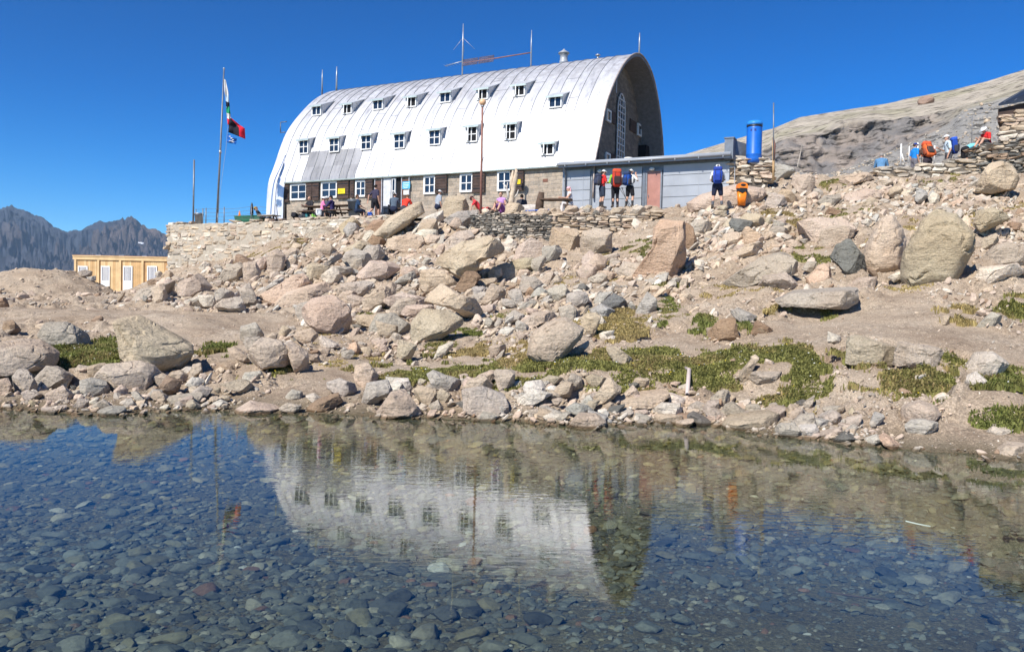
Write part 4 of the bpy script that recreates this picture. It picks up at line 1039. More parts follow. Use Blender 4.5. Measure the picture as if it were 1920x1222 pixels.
def window(parent, x0, x1, y, z0, z1, cols=2, rows=2, fr=.07, name='window', axis='x', gap=None, opened=0):
    """white casement: frame, bars and panes; axis is the direction the window runs along"""
    f = MB(); g = MB()
    def bx(m, a0, a1, d0, d1, c0, c1):
        if axis == 'x': m.box(a0, a1, y+d0, y+d1, c0, c1)
        else: m.box(y-d1, y-d0, a0, a1, c0, c1)
    bx(f, x0, x1, -.05, .05, z0, z0+fr); bx(f, x0, x1, -.05, .05, z1-fr, z1); bx(f, x0, x0+fr, -.05, .05, z0+fr, z1-fr); bx(f, x1-fr, x1, -.05, .05, z0+fr, z1-fr)
    w_ = (x1-x0-2*fr)/cols
    for k in range(1, cols): bx(f, x0+fr+w_*k-.025, x0+fr+w_*k+.025, -.04, .04, z0+fr, z1-fr)
    h_ = (z1-z0-2*fr)/rows
    for k in range(1, rows): bx(f, x0+fr, x1-fr, -.03, .035, z0+fr+h_*k-.022, z0+fr+h_*k+.022)
    bx(g, x0+fr, x1-fr, .0, .02, z0+fr, z1-fr)
    o = f.build(name, M_WHITE, parent); g.build('pane', M_DARK if opened else M_GLASS, o)  # open windows: a near black sheet stands for the unlit room
    if opened:   # one leaf swung inwards and seen at a slant
        s = MB(); d = w_*.55; a = x0+fr+.02
        for (p0, p1) in (((a, 0), (a+d, -.16)),):
            for c0, c1 in ((z0+fr, z0+fr+.05), (z1-fr-.05, z1-fr)): s.prism([(p0[0], y-.03+p0[1], c0), (p1[0], y-.03+p1[1], c0), (p1[0], y-.03+p1[1], c1), (p0[0], y-.03+p0[1], c1)], (0, .03, 0))
            for t in (0, 1): s.box(p0[0]*(1-t)+p1[0]*t-.025, p0[0]*(1-t)+p1[0]*t+.025, y-.05+p1[1]*t, y-.01+p1[1]*t, z0+fr, z1-fr)
        s.build('open_sash', M_WHITE, o)
    return o
# ---- dormers
def roof_hit(px, py):
    best = None
    for i in range(IE, len(PR)-1):
        for t in np.linspace(0, 1, 8, endpoint=False):
            w_, z = PR[i]*(1-t)+PR[i+1]*t; q = on_y(px, py, w_); e = abs(q[2]-z)
            if best is None or e < best[0]: best = (e, q[0], w_, z)
        if PR[i][1] > 14.9: break
    return best[1:]
UP = [(595,217,0),(652,214,1),(710,206,0),(772,201,1),(836,193,0),(905,187,1),(974,181,1),(1042,202,0)]
LO = [(571,289,0),(628,285,0),(688,281,0),(750,278,0),(816,272,0),(885,267,1),(957,263,1),(1027,291,1)]
for row, L_ in ((0, UP), (1, LO)):
    for px, py, op in L_:
        x, w0, z0 = roof_hit(px, py); hw = .36; hh = .56 if row == 0 else .80
        if (px, row) == (1027, 1): hh = .56
        yf = w0-.06; zt = z0+hh+.04; d = MB(); sl = .42 if row == 0 else .36
        # sheet roof climbs backwards until it meets the vault
        k = 0; yy = yf-.16; zz = zt
        while k < 60:
            yy += .06; zz = zt+(yy-yf)*sl
            if yy > np.interp(zz, PR[IE:45, 1], PR[IE:45, 0])+.03: break
            k += 1
        ov = .11; f0 = yf-.17; zf = zt-.17*sl
        cr = [(x-hw-ov, f0, zf), (x+hw+ov, f0, zf), (x+hw+ov, yy+.05, zz), (x-hw-ov, yy+.05, zz)]
        rv = MB(); rv.prism(cr, (0, 0, .045))
        ck = MB()
        for s in (-1, 1):
            xx = x+s*hw; pts = [(xx, yf, z0-.05), (xx, yf, zt)]
            for t in np.linspace(0, 1, 6): pts.append((xx, yf+(yy-yf)*t, zt+(zz-zt)*t))
            pts = pts[1:]; zc = np.linspace(zz, z0-.05, 7); pts += [(xx, np.interp(c, PR[IE:45, 1], PR[IE:45, 0])+.04, c) for c in zc[1:]]
            ck.prism(pts, (s*.04, 0, 0))
        o = ck.build('dormer', pm('dormer_sheet', (.62, .63, .64), .5, .4) if (px, row) == (595, 0) else bpy.data.materials['dormer_sheet'], hut)
        rv.build('dormer_roof', bpy.data.materials['dormer_sheet'], o)
        fl = MB(); fl.box(x-hw-ov-.01, x+hw+ov+.01, f0-.02, f0, zf-.05, zf+.05); fl.build('dormer_edge', M_COPPER, o)
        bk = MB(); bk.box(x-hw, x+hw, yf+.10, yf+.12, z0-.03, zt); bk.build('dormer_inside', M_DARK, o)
        wd = window(o, x-hw+.0, x+hw, yf, z0-.02, zt-.02, 2, 1 if hh < .7 else 2, .06, opened=op)
# ---- ground floor windows, shutters, door
for x0, x1, y0, y1 in [(546,577,346,375),(604,634,342,371),(668,688,339,369),(796,818,331,364),(864,888,327,360),(934,960,322,358)]:
    a = on_y(x0, y0, WY); c = on_y(x1, y1, WY); window(hut, a[0], c[0], WY-.05, c[2], a[2], 2, 2, .10)
for x0, x1, y0, y1 in [(522,542,346,379),(574,585,343,375),(586,598,342,376),(632,654,338,372),(657,664,337,371),(685,699,335,371),(816,838,327,362),(886,909,323,361),(957,982,318,358)]:
    a = on_y((x0+x1)/2, y0, WY-.12); c = on_y((x0+x1)/2, y1, WY-.12); xa = on_y(x0, y0, WY-.12)[0]; xb = on_y(x1, y0, WY-.12)[0]; m = MB(); n_ = 6; st = (a[2]-c[2])/n_
    for k in range(n_): m.box(xa, xb, WY-.15+.004*(k % 2), WY-.11, c[2]+st*k+.006, c[2]+st*(k+1)-.006)
    m.box(xa+.02, xb-.02, WY-.11, WY-.098, c[2], a[2]); o = m.build('shutter', M_SHUT, hut)
    for t in (.2, .8): h = MB(); h.box(xa+.05, xb-.05, WY-.165, WY-.15, c[2]+(a[2]-c[2])*t-.02, c[2]+(a[2]-c[2])*t+.02); h.build('hinge', M_BLACK, o)
def plate(name, px0, px1, py0, py1, y, mat, label, cat, lines=(), lm=None, th=.02, grp=None):
    a = on_y(px0, py0, y); c = on_y(px1, py1, y); m = MB(); m.box(a[0], c[0], y-th, y, c[2], a[2])
    o = m.build(name, [mat], None); o.location = HO; o.rotation_euler = (0, 0, -HT); tag(o, label, cat, grp)
    if lines:
        t = MB()
        for (u0, u1, v, hgt) in lines: t.box(a[0]+(c[0]-a[0])*u0, a[0]+(c[0]-a[0])*u1, y-th-.006, y-th, c[2]+(a[2]-c[2])*v-hgt/2, c[2]+(a[2]-c[2])*v+hgt/2)
        t.build('lettering', lm, o)
    return o
M_PAPER = pm('white_sheet', (.75, .75, .73), .6, 0, .05)
# doorway as a near black sheet for its inner shade, glazed leaf, side leaves
a = on_y(721, 333, WY); c = on_y(754, 400, WY); zb = 6.02
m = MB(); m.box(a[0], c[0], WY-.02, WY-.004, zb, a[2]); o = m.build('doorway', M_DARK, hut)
xa = on_y(721, 340, WY)[0]; xb = on_y(735, 340, WY)[0]; m = MB(); m.box(xa, xb, WY-.10, WY-.03, zb, a[2]-.05); m.build('door_panel', pm('pale_grey_door', (.55, .56, .58), .5), o)
xa = on_y(737, 340, WY)[0]; xb = on_y(744, 340, WY)[0]
dl = window(o, xa, xb, WY-.08, zb+.1, a[2]-.1, 1, 3, .05, 'glazed_door')
for x0, x1 in ((705, 719), (755, 770)):
    xa = on_y(x0, 340, WY)[0]; xb = on_y(x1, 340, WY)[0]; m = MB(); fm = MB()
    for k in range(9): m.box(xa+.04, xb-.04, WY-.12, WY-.06, zb+k*.225, zb+k*.225+.215)
    q = m.build('door_shutter', pm('red_brown_boards', (.12, .065, .05), .75, 0, .3, 3), hut)
    for u in (xa, xb-.04): fm.box(u, u+.04, WY-.14, WY-.05, zb, a[2])
    fm.box(xa, xb, WY-.14, WY-.05, a[2], a[2]+.04); fm.build('door_frame', pm('grey_frame', (.45, .46, .5), .5), q)
plate('notice_board', 755, 769, 341, 354, WY-.13, M_SIGNB, 'blue notice board with white lettering on the door shutter', 'notice', [(.1,.9,.8,.03),(.15,.85,.55,.025),(.1,.8,.35,.025),(.2,.7,.15,.02)], M_PAPER)
plate('paper_notice', 757, 766, 357, 365, WY-.13, M_PAPER, 'white paper notice below the blue board', 'notice')
plate('yellow_sign', 634, 647, 354, 363, WY-.16, M_YELLOW, 'yellow trail sign on the shutter beside the second ground floor window', 'sign', [(.15,.85,.65,.02),(.15,.75,.35,.02)], pm('sign_ink', (.25, .2, .02)))
plate('yellow_sign', 967, 976, 337, 345, WY-.16, M_YELLOW, 'yellow trail sign on the shutter behind the driftwood', 'sign', [(.15,.85,.65,.02),(.15,.75,.35,.02)], bpy.data.materials['sign_ink'])
plate('brown_plaque', 1018, 1027, 336, 341, WY-.0, pm('brown_plaque_metal', (.2, .09, .06), .5), 'small red brown plaque on the stone wall right of the driftwood', 'plaque')
# ---- gable windows
def gw(x0, x1, y0, y1, name='window', **k):
    a = on_x(x0, (y0+y1)/2, GX); c = on_x(x1, (y0+y1)/2, GX); t = on_x((x0+x1)/2, y0, GX); b_ = on_x((x0+x1)/2, y1, GX)
    return a[1], c[1], b_[2], t[2]
y0, y1, z0, z1 = gw(1154.5, 1168, 190, 308); f = MB(); g = MB(); X1 = GX+.06
zr = z1-(y1-y0)*.5; cy_ = (y0+y1)/2; rr = (y1-y0)/2; out = [(X1, y0, z0), (X1, y1, z0)]+[(X1, cy_+rr*math.cos(t), zr+rr*1.7*math.sin(t)) for t in np.linspace(0, math.pi, 13)]
g.prism(out, (.02, 0, 0)); f.tube([(X1+.03, *p[1:]) for p in out[1:]]+[(X1+.03, *out[0][1:])], .045, 6)
for k in (1, 2): yy = y0+(y1-y0)*k/3; f.box(X1+.02, X1+.06, yy-.03, yy+.03, z0, zr+rr*1.45)
zz = z0
while zz < zr+rr*1.3: f.box(X1+.02, X1+.06, y0+.02, y1-.02, zz-.028, zz+.028); zz += .36
o = f.build('arched_window', pm('grey_white_frame', (.6, .6, .6), .6), hut); g.build('pane', M_GLASS, o)
s = MB(); s.box(GX, GX+.03, y0-.2, y0-.06, zr+rr*1.5, zr+rr*3); s.build('alarm_rod', M_STEEL, o)
def shut_g(ax, ay, bx_, by):
    y0, y1, z0, z1 = gw(ax, bx_, ay, by); m = MB(); m.box(GX+.02, GX+.07, y0, y1, z0, z1); m.box(GX+.07, GX+.085, y0+.04, y1-.04, z0+(z1-z0)*.45, z0+(z1-z0)*.55); m.build('shutter', M_SHUT, hut)
for (x0, x1, ya, yb) in [(1135,1143,206,229),(1133.5,1141.5,287,310),(1194,1200.5,233,256)]:
    y0, y1, z0, z1 = gw(x0, x1, ya, yb); window(hut, y0, y1, GX+.06, z0, z1, 1, 1, .1, axis='y')
for q in [(1143.5,209,1152,232),(1142.5,289,1152,311),(1116,275,1121,297),(1180,226,1191,248),(1201,236,1210,258)]: shut_g(*q)
y0, y1, z0, z1 = gw(1196, 1218, 279, 306); m = MB(); m.box(GX+.02, GX+.5, y0, y1, z0, z1); m.box(GX+.02, GX+.6, y1-.3, y1+.25, z0+.05, z1-.02, 1); m.build('plant_box', [M_DARK, M_ZINC], hut)
# ---- things on the crown
RY = 6.5
def crown(px, py): return on_y(px, py, RY)
def rod(m, P, r=.02, n=6, k=0): m.tube([wor(*p) for p in P], r, n, k)
def local_thing(name, base, label, cat, grp=None):
    return thing(name, wor(*base), -HT, label, cat, grp)
def part(parent, name, fn, mat, smooth=True):
    m = MB(); fn(m); o = m.build(name, mat, parent, smooth); o.matrix_parent_inverse = Matrix.Identity(4); return o
def rel(base, *P): return [tuple(np.asarray(p)-np.asarray(base)) for p in P]
def mast(name, px, pyb, pyt, label, r=.045, parts=()):
    b_ = crown(px, pyb); b_[2] = min(b_[2], 15.36)-.02; t_ = on_y(px+.6, pyt, RY); h = t_[2]-b_[2]; th = local_thing(name, b_, label, 'antenna')
    part(th, 'pole', lambda m: m.tube([(0, 0, -.1), (0, 0, h*.62), (0, 0, h)], [r, r*.9, r*.4], 8), M_STEEL); return th, h, b_
t1, h1, b1 = mast('radio_mast', 867, 128, 45, 'radio mast with a boom antenna and drooping whip rods on the roof crown', .05)
part(t1, 'boom_antenna', lambda m: (m.tube([(-1.25, 0, h1*.26), (.05, 0, h1*.31)], .025, 6), [m.tube([(-1.2+i*.22, -.28, h1*.26+i*.0115), (-1.2+i*.22, .28, h1*.26+i*.0115)], .009, 5) for i in range(6)]), M_STEEL)
part(t1, 'whip', lambda m: [m.tube([(0, 0, h1*.74), (x, y, h1*.52)], .012, 5) for x, y in ((-.55, -.2), (.75, .2), (-.2, .5))], M_STEEL)
t2, h2, b2 = mast('radio_mast', 995.5, 117, 57, 'plain radio mast at the end of the solar panel boom', .045)
sp = local_thing('solar_panel', crown(895, 114), 'two tilted blue solar panels carried between the roof masts', 'solar panel')
c0 = crown(895, 114); a_, b_ = crown(867, 119)-c0, crown(927, 110)-c0
def panel(m):
    for k in (0, 1):
        p = a_*(1-k*.5)+b_*k*.5; q = a_*(.5-k*.5)+b_*(.5+k*.5); e = (q-p)*.03; p = p+e; q = q-e; u = np.array([0, .05, .20])
        m.prism([p-u, q-u, q+u, p+u], (0, -.02, .03))
M_PV = masonry('solar_cells', (.03, .035, .11), (.05, .05, .15), (.35, .35, .45), 8, .12, .1)
part(sp, 'panel', panel, M_PV, False)
part(sp, 'boom', lambda m: m.tube([a_*1.0, b_*1.0, crown(996, 99)-c0], .035, 6), M_RUST)
ch = local_thing('chimney', crown(1057, 113)-np.array([0, 0, .15]), 'round metal chimney pot with a conical cowl on the roof crown', 'chimney')
part(ch, 'flue', lambda m: m.lathe([(.26, -.1), (.25, .1), (.22, .12), (.22, .42), (.26, .44)], 18), M_ZINC)
part(ch, 'cowl', lambda m: m.lathe([(.2, .43), (.2, .5), (.33, .52), (.32, .57), (.1, .7), (.04, .78), (0.01, .8)], 18), M_ZINC)
vt = local_thing('roof_vent', crown(1121, 108), 'tiny mushroom vent on the roof crown', 'vent')
part(vt, 'stem', lambda m: m.lathe([(.05, -.3), (.05, .12)], 10), M_STEEL); part(vt, 'cap', lambda m: m.lathe([(.14, .1), (.15, .14), (.02, .2)], 12), M_STEEL)
mast('lightning_rod', 1198.5, 99, 62, 'single white tipped rod at the gable end of the roof', .05)
mast('antenna', 604, 166, 131, 'thin antenna nearest the far end of the roof', .05); mast('antenna', 631, 162, 125, 'taller grey antenna near the far end of the roof', .06)
fb = on_y(526, 240, 2.2); bk = local_thing('wall_bracket', fb, 'square steel bracket sticking out from the far edge of the roof', 'bracket')
part(bk, 'frame', lambda m: [m.tube(p, .03, 6) for p in ([(0, 0, -.3), (0, 0, .35)], [(0, 0, .35), (.5, 0, .35)], [(0, 0, -.3), (.4, 0, -.3)])], M_ZINCD)

# ------------------------------------------------------------------ the grey annex
AY = -.45
ax0, ax1 = on_y(1056, 340, AY)[0], on_y(1368, 330, AY)[0]
anx = thing('annex', wor(0, 0, 0), -HT, 'low grey metal clad annex with a flat roof and two doors beside the refuge', 'building')
def AN(name, m, mat, parent=None, smooth=False, bev=0): return m.build(name, mat, parent or anx, smooth, bev)
d1x0, d1x1 = on_y(1108, 350, AY)[0], on_y(1127, 350, AY)[0]; d2x0, d2x1 = on_y(1206, 350, AY)[0], on_y(1241, 350, AY)[0]
ztop = 8.28
m = MB(); m.box(ax0, ax1, AY+.06, 4.2, 5.2, ztop-.1); AN('wall', m, M_ZINCD)
m = MB(); rows_ = [5.2, 6.02, 6.52, 7.02, 7.52, 8.0]
for (xa, xb) in ((ax0+.03, d1x0-.05), (d1x1+.05, d2x0-.08), (d2x1+.06, ax1-.02)):
    for k in range(len(rows_)-1): m.box(xa, xb, AY, AY+.055, rows_[k]+.012, rows_[k+1]-.012)
for z in (ax0,): m.box(ax0-.03, ax0+.025, AY-.01, AY+.05, 5.2, 8.1)
for xx in (ax0+1.05, d1x1+1.2, d2x1+1.7, d2x1+3.3): m.box(xx-.012, xx+.012, AY-.012, AY, 5.2, 8.0)
AN('cladding', m, M_ZINC)
m = MB(); m.tube([(ax0+.16, AY-.5, ztop-.1), (ax0+.16, AY-.1, ztop-.35), (ax0+.16, AY-.08, 5.4)], .04, 8); AN('downpipe', m, M_ZINCD, None, True)
m = MB(); m.tube([(ax0+1.5, AY-.02, 7.5), (ax0+1.52, AY-.02, 6.4), (ax0+1.48, AY-.02, 5.5)], .009, 5); AN('cable', m, M_BLACK)
m = MB(); m.box(ax0-.1, ax1+.1, AY-.42, 4.3, ztop-.06, ztop+.05); m.box(ax0-.1, ax1+.1, AY-.44, AY-.41, ztop-.20, ztop+.07); AN('roof', m, M_ZINC)
m = MB(); m.tube([(ax0-.15, AY-.50, ztop-.05), (ax1+.12, AY-.50, ztop-.05)], .07, 8)
o = AN('gutter', m, M_ZINC, None, True); m = MB()
for k in range(8): xx = ax0+.3+(ax1-ax0-.5)*k/7; m.box(xx-.02, xx+.02, AY-.56, AY-.4, ztop-.16, ztop-.10)
AN('gutter_bracket', m, M_ZINC, o)
def door(x0, x1, leaf, zb_, zt_):
    f = MB(); f.box(x0, x0+.07, AY-.02, AY+.08, zb_, zt_); f.box(x1-.07, x1, AY-.02, AY+.08, zb_, zt_); f.box(x0+.07, x1-.07, AY-.02, AY+.08, zt_-.07, zt_)
    o = AN('door', f, pm('door_frame_grey', (.2, .22, .25), .5)); l = MB(); l.box(x0+.07, x1-.07, AY+.03, AY+.055, zb_, zt_-.07); AN('door_leaf', l, leaf, o)
    h = MB(); h.tube([(x0+.14, AY-.03, zb_+.95), (x0+.14, AY-.03, zb_+1.1)], .012, 6); AN('handle', h, M_STEEL, o)
door(d1x0, d1x1, pm('grey_door', (.33, .36, .40), .4), 5.6, 7.78); door(d2x0+.12, d2x1, M_DOORR, 5.6, 7.80)
m = MB(); m.box(d2x0-.03, d2x0+.11, AY-.03, AY+.05, 5.6, 7.8); AN('downpipe_cover', m, M_ZINCD)
for px in (1125, 1222):
    c = on_y(px, 321 if px < 1200 else 317, AY-.08); m = MB(); m.ell(c, (.14, .09, .085), 3)
    o = AN('wall_lamp', m, pm('lamp_glass', (.6, .6, .56), .25), None, True); r2 = MB(); r2.box(c[0]-.1, c[0]+.1, AY-.03, AY, c[2]-.05, c[2]+.05); AN('lamp_base', r2, M_ZINCD, o)
c = on_y(1365, 300, AY-.3); m = MB(); m.box(c[0]-.16, c[0]+.22, AY-.35, AY+.25, 8.05, 8.95); m.box(c[0]-.19, c[0]+.25, AY-.38, AY+.28, 8.95, 9.0); m.prism([(c[0]+.22, AY+.25, 8.95), (c[0]+.22, AY+.25, 8.3), (c[0]+.9, AY+.9, 8.3), (c[0]+.95, AY+.9, 8.75)], (0, .05, 0)); AN('end_post', m, M_ZINCD)
c = on_y(1178, 305, 1.4); vt = local_thing('ventilator', (c[0], 1.4, ztop+.05), 'round ventilator with a domed cap on the annex roof', 'vent')
part(vt, 'duct', lambda m: m.lathe([(.17, -.02), (.17, .3), (.15, .32)], 16), M_ZINC); part(vt, 'cap', lambda m: m.lathe([(.16, .30), (.24, .33), (.25, .40), (.2, .46), (.05, .48)], 16), M_PAPER)

# ------------------------------------------------------------------ terrace and dry stone walls
tp = [(-24.5, -4.35), (-14, -4.4), (-5, -4.2), (3, -4.0), (9, -3.6)]
m = MB(); g = 60
Vt = []; Ft = []
for j in range(13):
    for i in range(g):
        x = -24.5+34*i/(g-1); fy = np.interp(x, [p[0] for p in tp], [p[1] for p in tp]); y = fy+(12-fy)*(j/12)**2
        w_ = wor(x, y, 0); z = tz(y)+.03*noise(np.array([[x*.8, y*.8, 3.]]), 4)[0]-(.9 if x > 2.0 else .12 if x > -6 else 0.02)
        Vt.append((w_[0], w_[1], z))
for j in range(12):
    for i in range(g-1): k = j*g+i; Ft.append((k, k+1, k+g+1, k+g))
m.add(Vt, Ft); tag(m.build('terrace', M_PAVE, None, True), 'earth and stone terrace in front of the refuge', kind='structure')

def stone_wall(name, path, thick, course, cols, label, seed, top_jit=.05, ln=(.18, .5), cat='stone wall', core=(.12, .10, .08), ck=.36):
    """path: [(x, y, z bottom, z top)]; courses of hand laid stones over a core"""
    rs = np.random.default_rng(seed); C = []; R_ = []; V0, F0 = ICO[2]
    V0 = np.sign(V0)*np.abs(V0)**.42; V0 = V0/np.abs(V0).max()
    VV = []; CO = []; P = np.array(path, float); L_ = np.concatenate([[0], np.cumsum(np.linalg.norm(np.diff(P[:, :2], axis=0), axis=1))]); tot = L_[-1]
    zmin = P[:, 2].min(); zmax = P[:, 3].max(); z = zmin; nst = 0
    while z < zmax+.02:
        h = rs.uniform(*course); s = -rs.uniform(0, .3)
        while s < tot:
            l = rs.uniform(*ln)*(1.35 if rs.random() < .12 else 1); mid = min(max(s+l/2, 0), tot)
            x, y, zb, zt = (np.interp(mid, L_, P[:, k]) for k in range(4)); i = min(np.searchsorted(L_, mid, 'right')-1, len(P)-2); i = max(i, 0)
            d = P[i+1, :2]-P[i, :2]; d /= np.linalg.norm(d); nn = np.array([d[1], -d[0]])
            if zb-.1 <= z and z+h*.5 <= zt+rs.uniform(-top_jit, top_jit):
                hh = h*rs.uniform(.85, 1.12); V = V0*np.array([l*.5*.985, thick*.5*rs.uniform(.85, 1.1), hh*.5]); V = V*(1+.10*rs.normal(size=(len(V), 1)))
                t = rs.normal(0, .06); V[:, 2] += V[:, 0]*t
                o = rs.normal(0, .02); w_ = np.stack([x+V[:, 0]*d[0]+(V[:, 1]+o)*nn[0], y+V[:, 0]*d[1]+(V[:, 1]+o)*nn[1], z+h/2+V[:, 2]], 1)
                VV.append(w_); c = np.array(TINT[cols[rs.integers(0, len(cols))]])*rs.uniform(.72, 1.12); CO.append(np.repeat(c[None], len(V), 0)); nst += 1
            s += l
        z += h*.97
    V = np.concatenate(VV); K = len(VV); F = (F0[None]+np.arange(K)[:, None, None]*len(V0)).reshape(-1, 3)
    o = link(name, fast_mesh(name, V, F, M_RUB, False, np.concatenate(CO))); tag(o, label, cat)
    m = MB()
    for i in range(len(P)-1):
        d = P[i+1, :2]-P[i, :2]; d /= np.linalg.norm(d); nn = np.array([d[1], -d[0]])*thick*ck
        a, b_ = P[i], P[i+1]
        m.prism([(a[0]-nn[0], a[1]-nn[1], a[2]-.2), (b_[0]-nn[0], b_[1]-nn[1], b_[2]-.2), (b_[0]-nn[0], b_[1]-nn[1], b_[3]-.1), (a[0]-nn[0], a[1]-nn[1], a[3]-.1)], (2*nn[0], 2*nn[1], 0))
    c = m.build('wall_core', pm(name+'_mortar', core, .95), o); return o
lw_ = []
for x in (-24.2, -20, -16, -12, -9):
    y = np.interp(x, [p[0] for p in tp], [p[1] for p in tp])-.15; w_ = wor(x, y, 0); lw_.append((w_[0], w_[1], 2.2, tz(y)+.10+(.04 if x > -15 else 0)))
w0 = wor(-24.35, 3.5, 0); lw_.insert(0, (w0[0], w0[1], 1.2, 5.75))
stone_wall('terrace_wall', lw_, .45, (.13, .26), 'ttwgp', 'tall mortared stone wall holding up the terrace under the flagpoles', 3, .03, (.22, .7), core=(.40, .35, .28), ck=.43)
def pxwall(L_): return [(*at(px, pt, Y)[:2], at(px, pb, Y)[2], at(px, pt, Y)[2]) for px, pt, pb, Y in L_]
stone_wall('dry_wall', pxwall([(890,402,462,34.2),(960,400,462,33.6),(1032,403,455,33.2)]), .5, (.06, .12), 'ddgsd', 'dark lichen covered dry stone wall below the street lamp', 5, .08, (.12, .34))
stone_wall('rubble_wall', pxwall([(1032,400,450,33.3),(1130,402,440,33.4),(1232,398,440,33.4)]), .6, (.08, .17), 'twgpt', 'pale rough rubble wall in front of the annex', 6, .14, (.2, .6))
stone_wall('low_wall', pxwall([(1644,316,345,34.5),(1720,311,345,34.4),(1790,302,340,34.3),(1850,295,335,34.2)]), .6, (.10, .2), 'twgtg', 'low dry stone wall with walkers standing behind it', 7, .06, (.3, .8))
stone_wall('stone_pile', pxwall([(1826,283,315,34.6),(1860,266,335,33.8),(1960,258,352,33.0)]), .8, (.08, .17), 'ddgbt', 'dark loose dry stone pile below the small hut', 8, .1, (.2, .55))
stone_wall('barrel_plinth', pxwall([(1368,308,345,36.2),(1385,296,345,36),(1405,298,345,35.8),(1440,300,345,35.6)]), .9, (.12, .2), 'wtgp', 'stack of rough stones that carries the blue barrel', 9, .05, (.35, .7))

# ------------------------------------------------------------------ wooden cabin
CYY = 61.
def cp(px, py): p = at(px, py, CYY); return p[0], p[2]
x0, zt = cp(140, 479); x1, _ = cp(430, 478); zb = 1.1
cab = thing('wooden_cabin', (x0, CYY, zb), 0, 'flat roofed cabin of new vertical planks with barred white doors', 'cabin')
W_ = x1-x0; Hc = zt-zb; m = MB(); k = 0.; rs = np.random.default_rng(2)
M_PL = [pm('larch_planks', (.56, .36, .17), .75, 0, .18, 2), pm('pale_larch_planks', (.66, .47, .25), .75, 0, .15, 2), pm('reddish_larch_planks', (.48, .28, .13), .75, 0, .18, 2)]
while k < W_:
    w_ = rs.uniform(.12, .2); m.box(k, min(k+w_-.008, W_), -rs.uniform(.0, .012), .03, 0, Hc-.28, int(rs.choice([0, 1, 2], p=[.5, .35, .15]))); k += w_
m.box(0, W_, .03, 4, 0, Hc-.02); m.box(-.03, 0, 0, 4, 0, Hc-.1, 1); m.build('wall', M_PL, cab)
m = MB(); m.box(-.12, W_, -.14, 4.1, Hc-.06, Hc+.02); m.box(-.1, W_, -.10, -.03, Hc-.30, Hc-.07); o = m.build('roof', [M_PL[1]], cab)
m = MB(); m.box(-.1, W_, -.11, -.02, Hc+.025, Hc+.06); m.build('roof_edge', M_RUST, o)
for px in (142, 185, 226, 268, 318, 345): xx = cp(px, 500)[0]-x0; m = MB(); m.box(xx-.08, xx+.08, -.09, -.012, 0, Hc-.3); m.build('post', M_PL[1], cab)
for px in (185, 228, 271, 318): xx = cp(px, 500)[0]-x0; m = MB(); m.box(xx-.2, xx+.2, -.05, .3, Hc+.02, Hc+.10); m.build('roof_cap', M_ZINC, cab)
M_PANE = pm('violet_glass', (.22, .23, .33), .25)
for a_, b_ in ((147, 165), (190, 206.5), (231.5, 249), (276.5, 295), (321, 339)):
    xa = cp(a_, 500)[0]-x0; xb = cp(b_, 500)[0]-x0; zt_ = cp(a_, 498.5)[1]-zb; zm = cp(a_, 526)[1]-zb
    f = MB(); f.box(xa, xa+.09, -.07, -.015, 0, zt_); f.box(xb-.09, xb, -.07, -.015, 0, zt_); f.box(xa+.09, xb-.09, -.07, -.015, zt_-.08, zt_); f.box(xa+.09, xb-.09, -.06, -.015, 0, zm)
    o = f.build('door', M_WHITE, cab); g = MB(); g.box(xa+.09, xb-.09, -.03, -.016, zm, zt_-.08); g.build('pane', M_PANE, o)
    br = MB(); n_ = 6
    for k in range(1, n_): xx = xa+.09+(xb-xa-.18)*k/n_; br.box(xx-.022, xx+.022, -.065, -.04, zm, zt_-.08)
    br.build('bars', M_WHITE, o)

# ------------------------------------------------------------------ small hut at the edge of the picture
sh = thing('stone_hut', (0, 0, 0), 0, 'corner of a stone hut with a dark sheet roof above the dry stone pile', 'hut')
Yh = 36.
e0 = at(1872, 199, Yh); e1 = at(2150, 150, Yh-1.5); r0 = at(1918, 172, Yh+2); r1 = at(2150, 95, Yh+1.5)
m = MB(); m.prism([e0, e1, r1, r0], (0, 0, .10)); o = m.build('roof', pm('dark_blue_sheet', (.035, .045, .065), .45, .4), sh)
m = MB()
for t in np.linspace(0.04, 1, 14): a_ = e0*(1-t)+e1*t; b_ = r0*(1-t)+r1*t; m.tube([a_+np.array([0, 0, .12]), b_+np.array([0, 0, .12])], .025, 5)
m.build('roof_seam', M_ZINCD, o)
wl = [np.array(p) for p in (at(1876, 213, Yh), at(2150, 165, Yh-1.4))]
m = MB(); m.prism([wl[0]+(0, .2, .25), wl[1]+(0, .2, .6), wl[1]+(0, .2, -.25), wl[0]+(0, .2, -.35)], (1.75, 2.5, 0)); m.build('fascia', M_SHUT, sh)
wb = [at(1872, 214, Yh), at(2150, 170, Yh-1.4)]
stw = stone_wall('wall', [(wb[0][0]+.35, wb[0][1]+.25, 7.4, wb[0][2]), (wb[1][0], wb[1][1]+.25, 7.4, wb[1][2])], .5, (.14, .26), 'ttwp', None, 12, .02, (.3, .8), None); stw.parent = sh

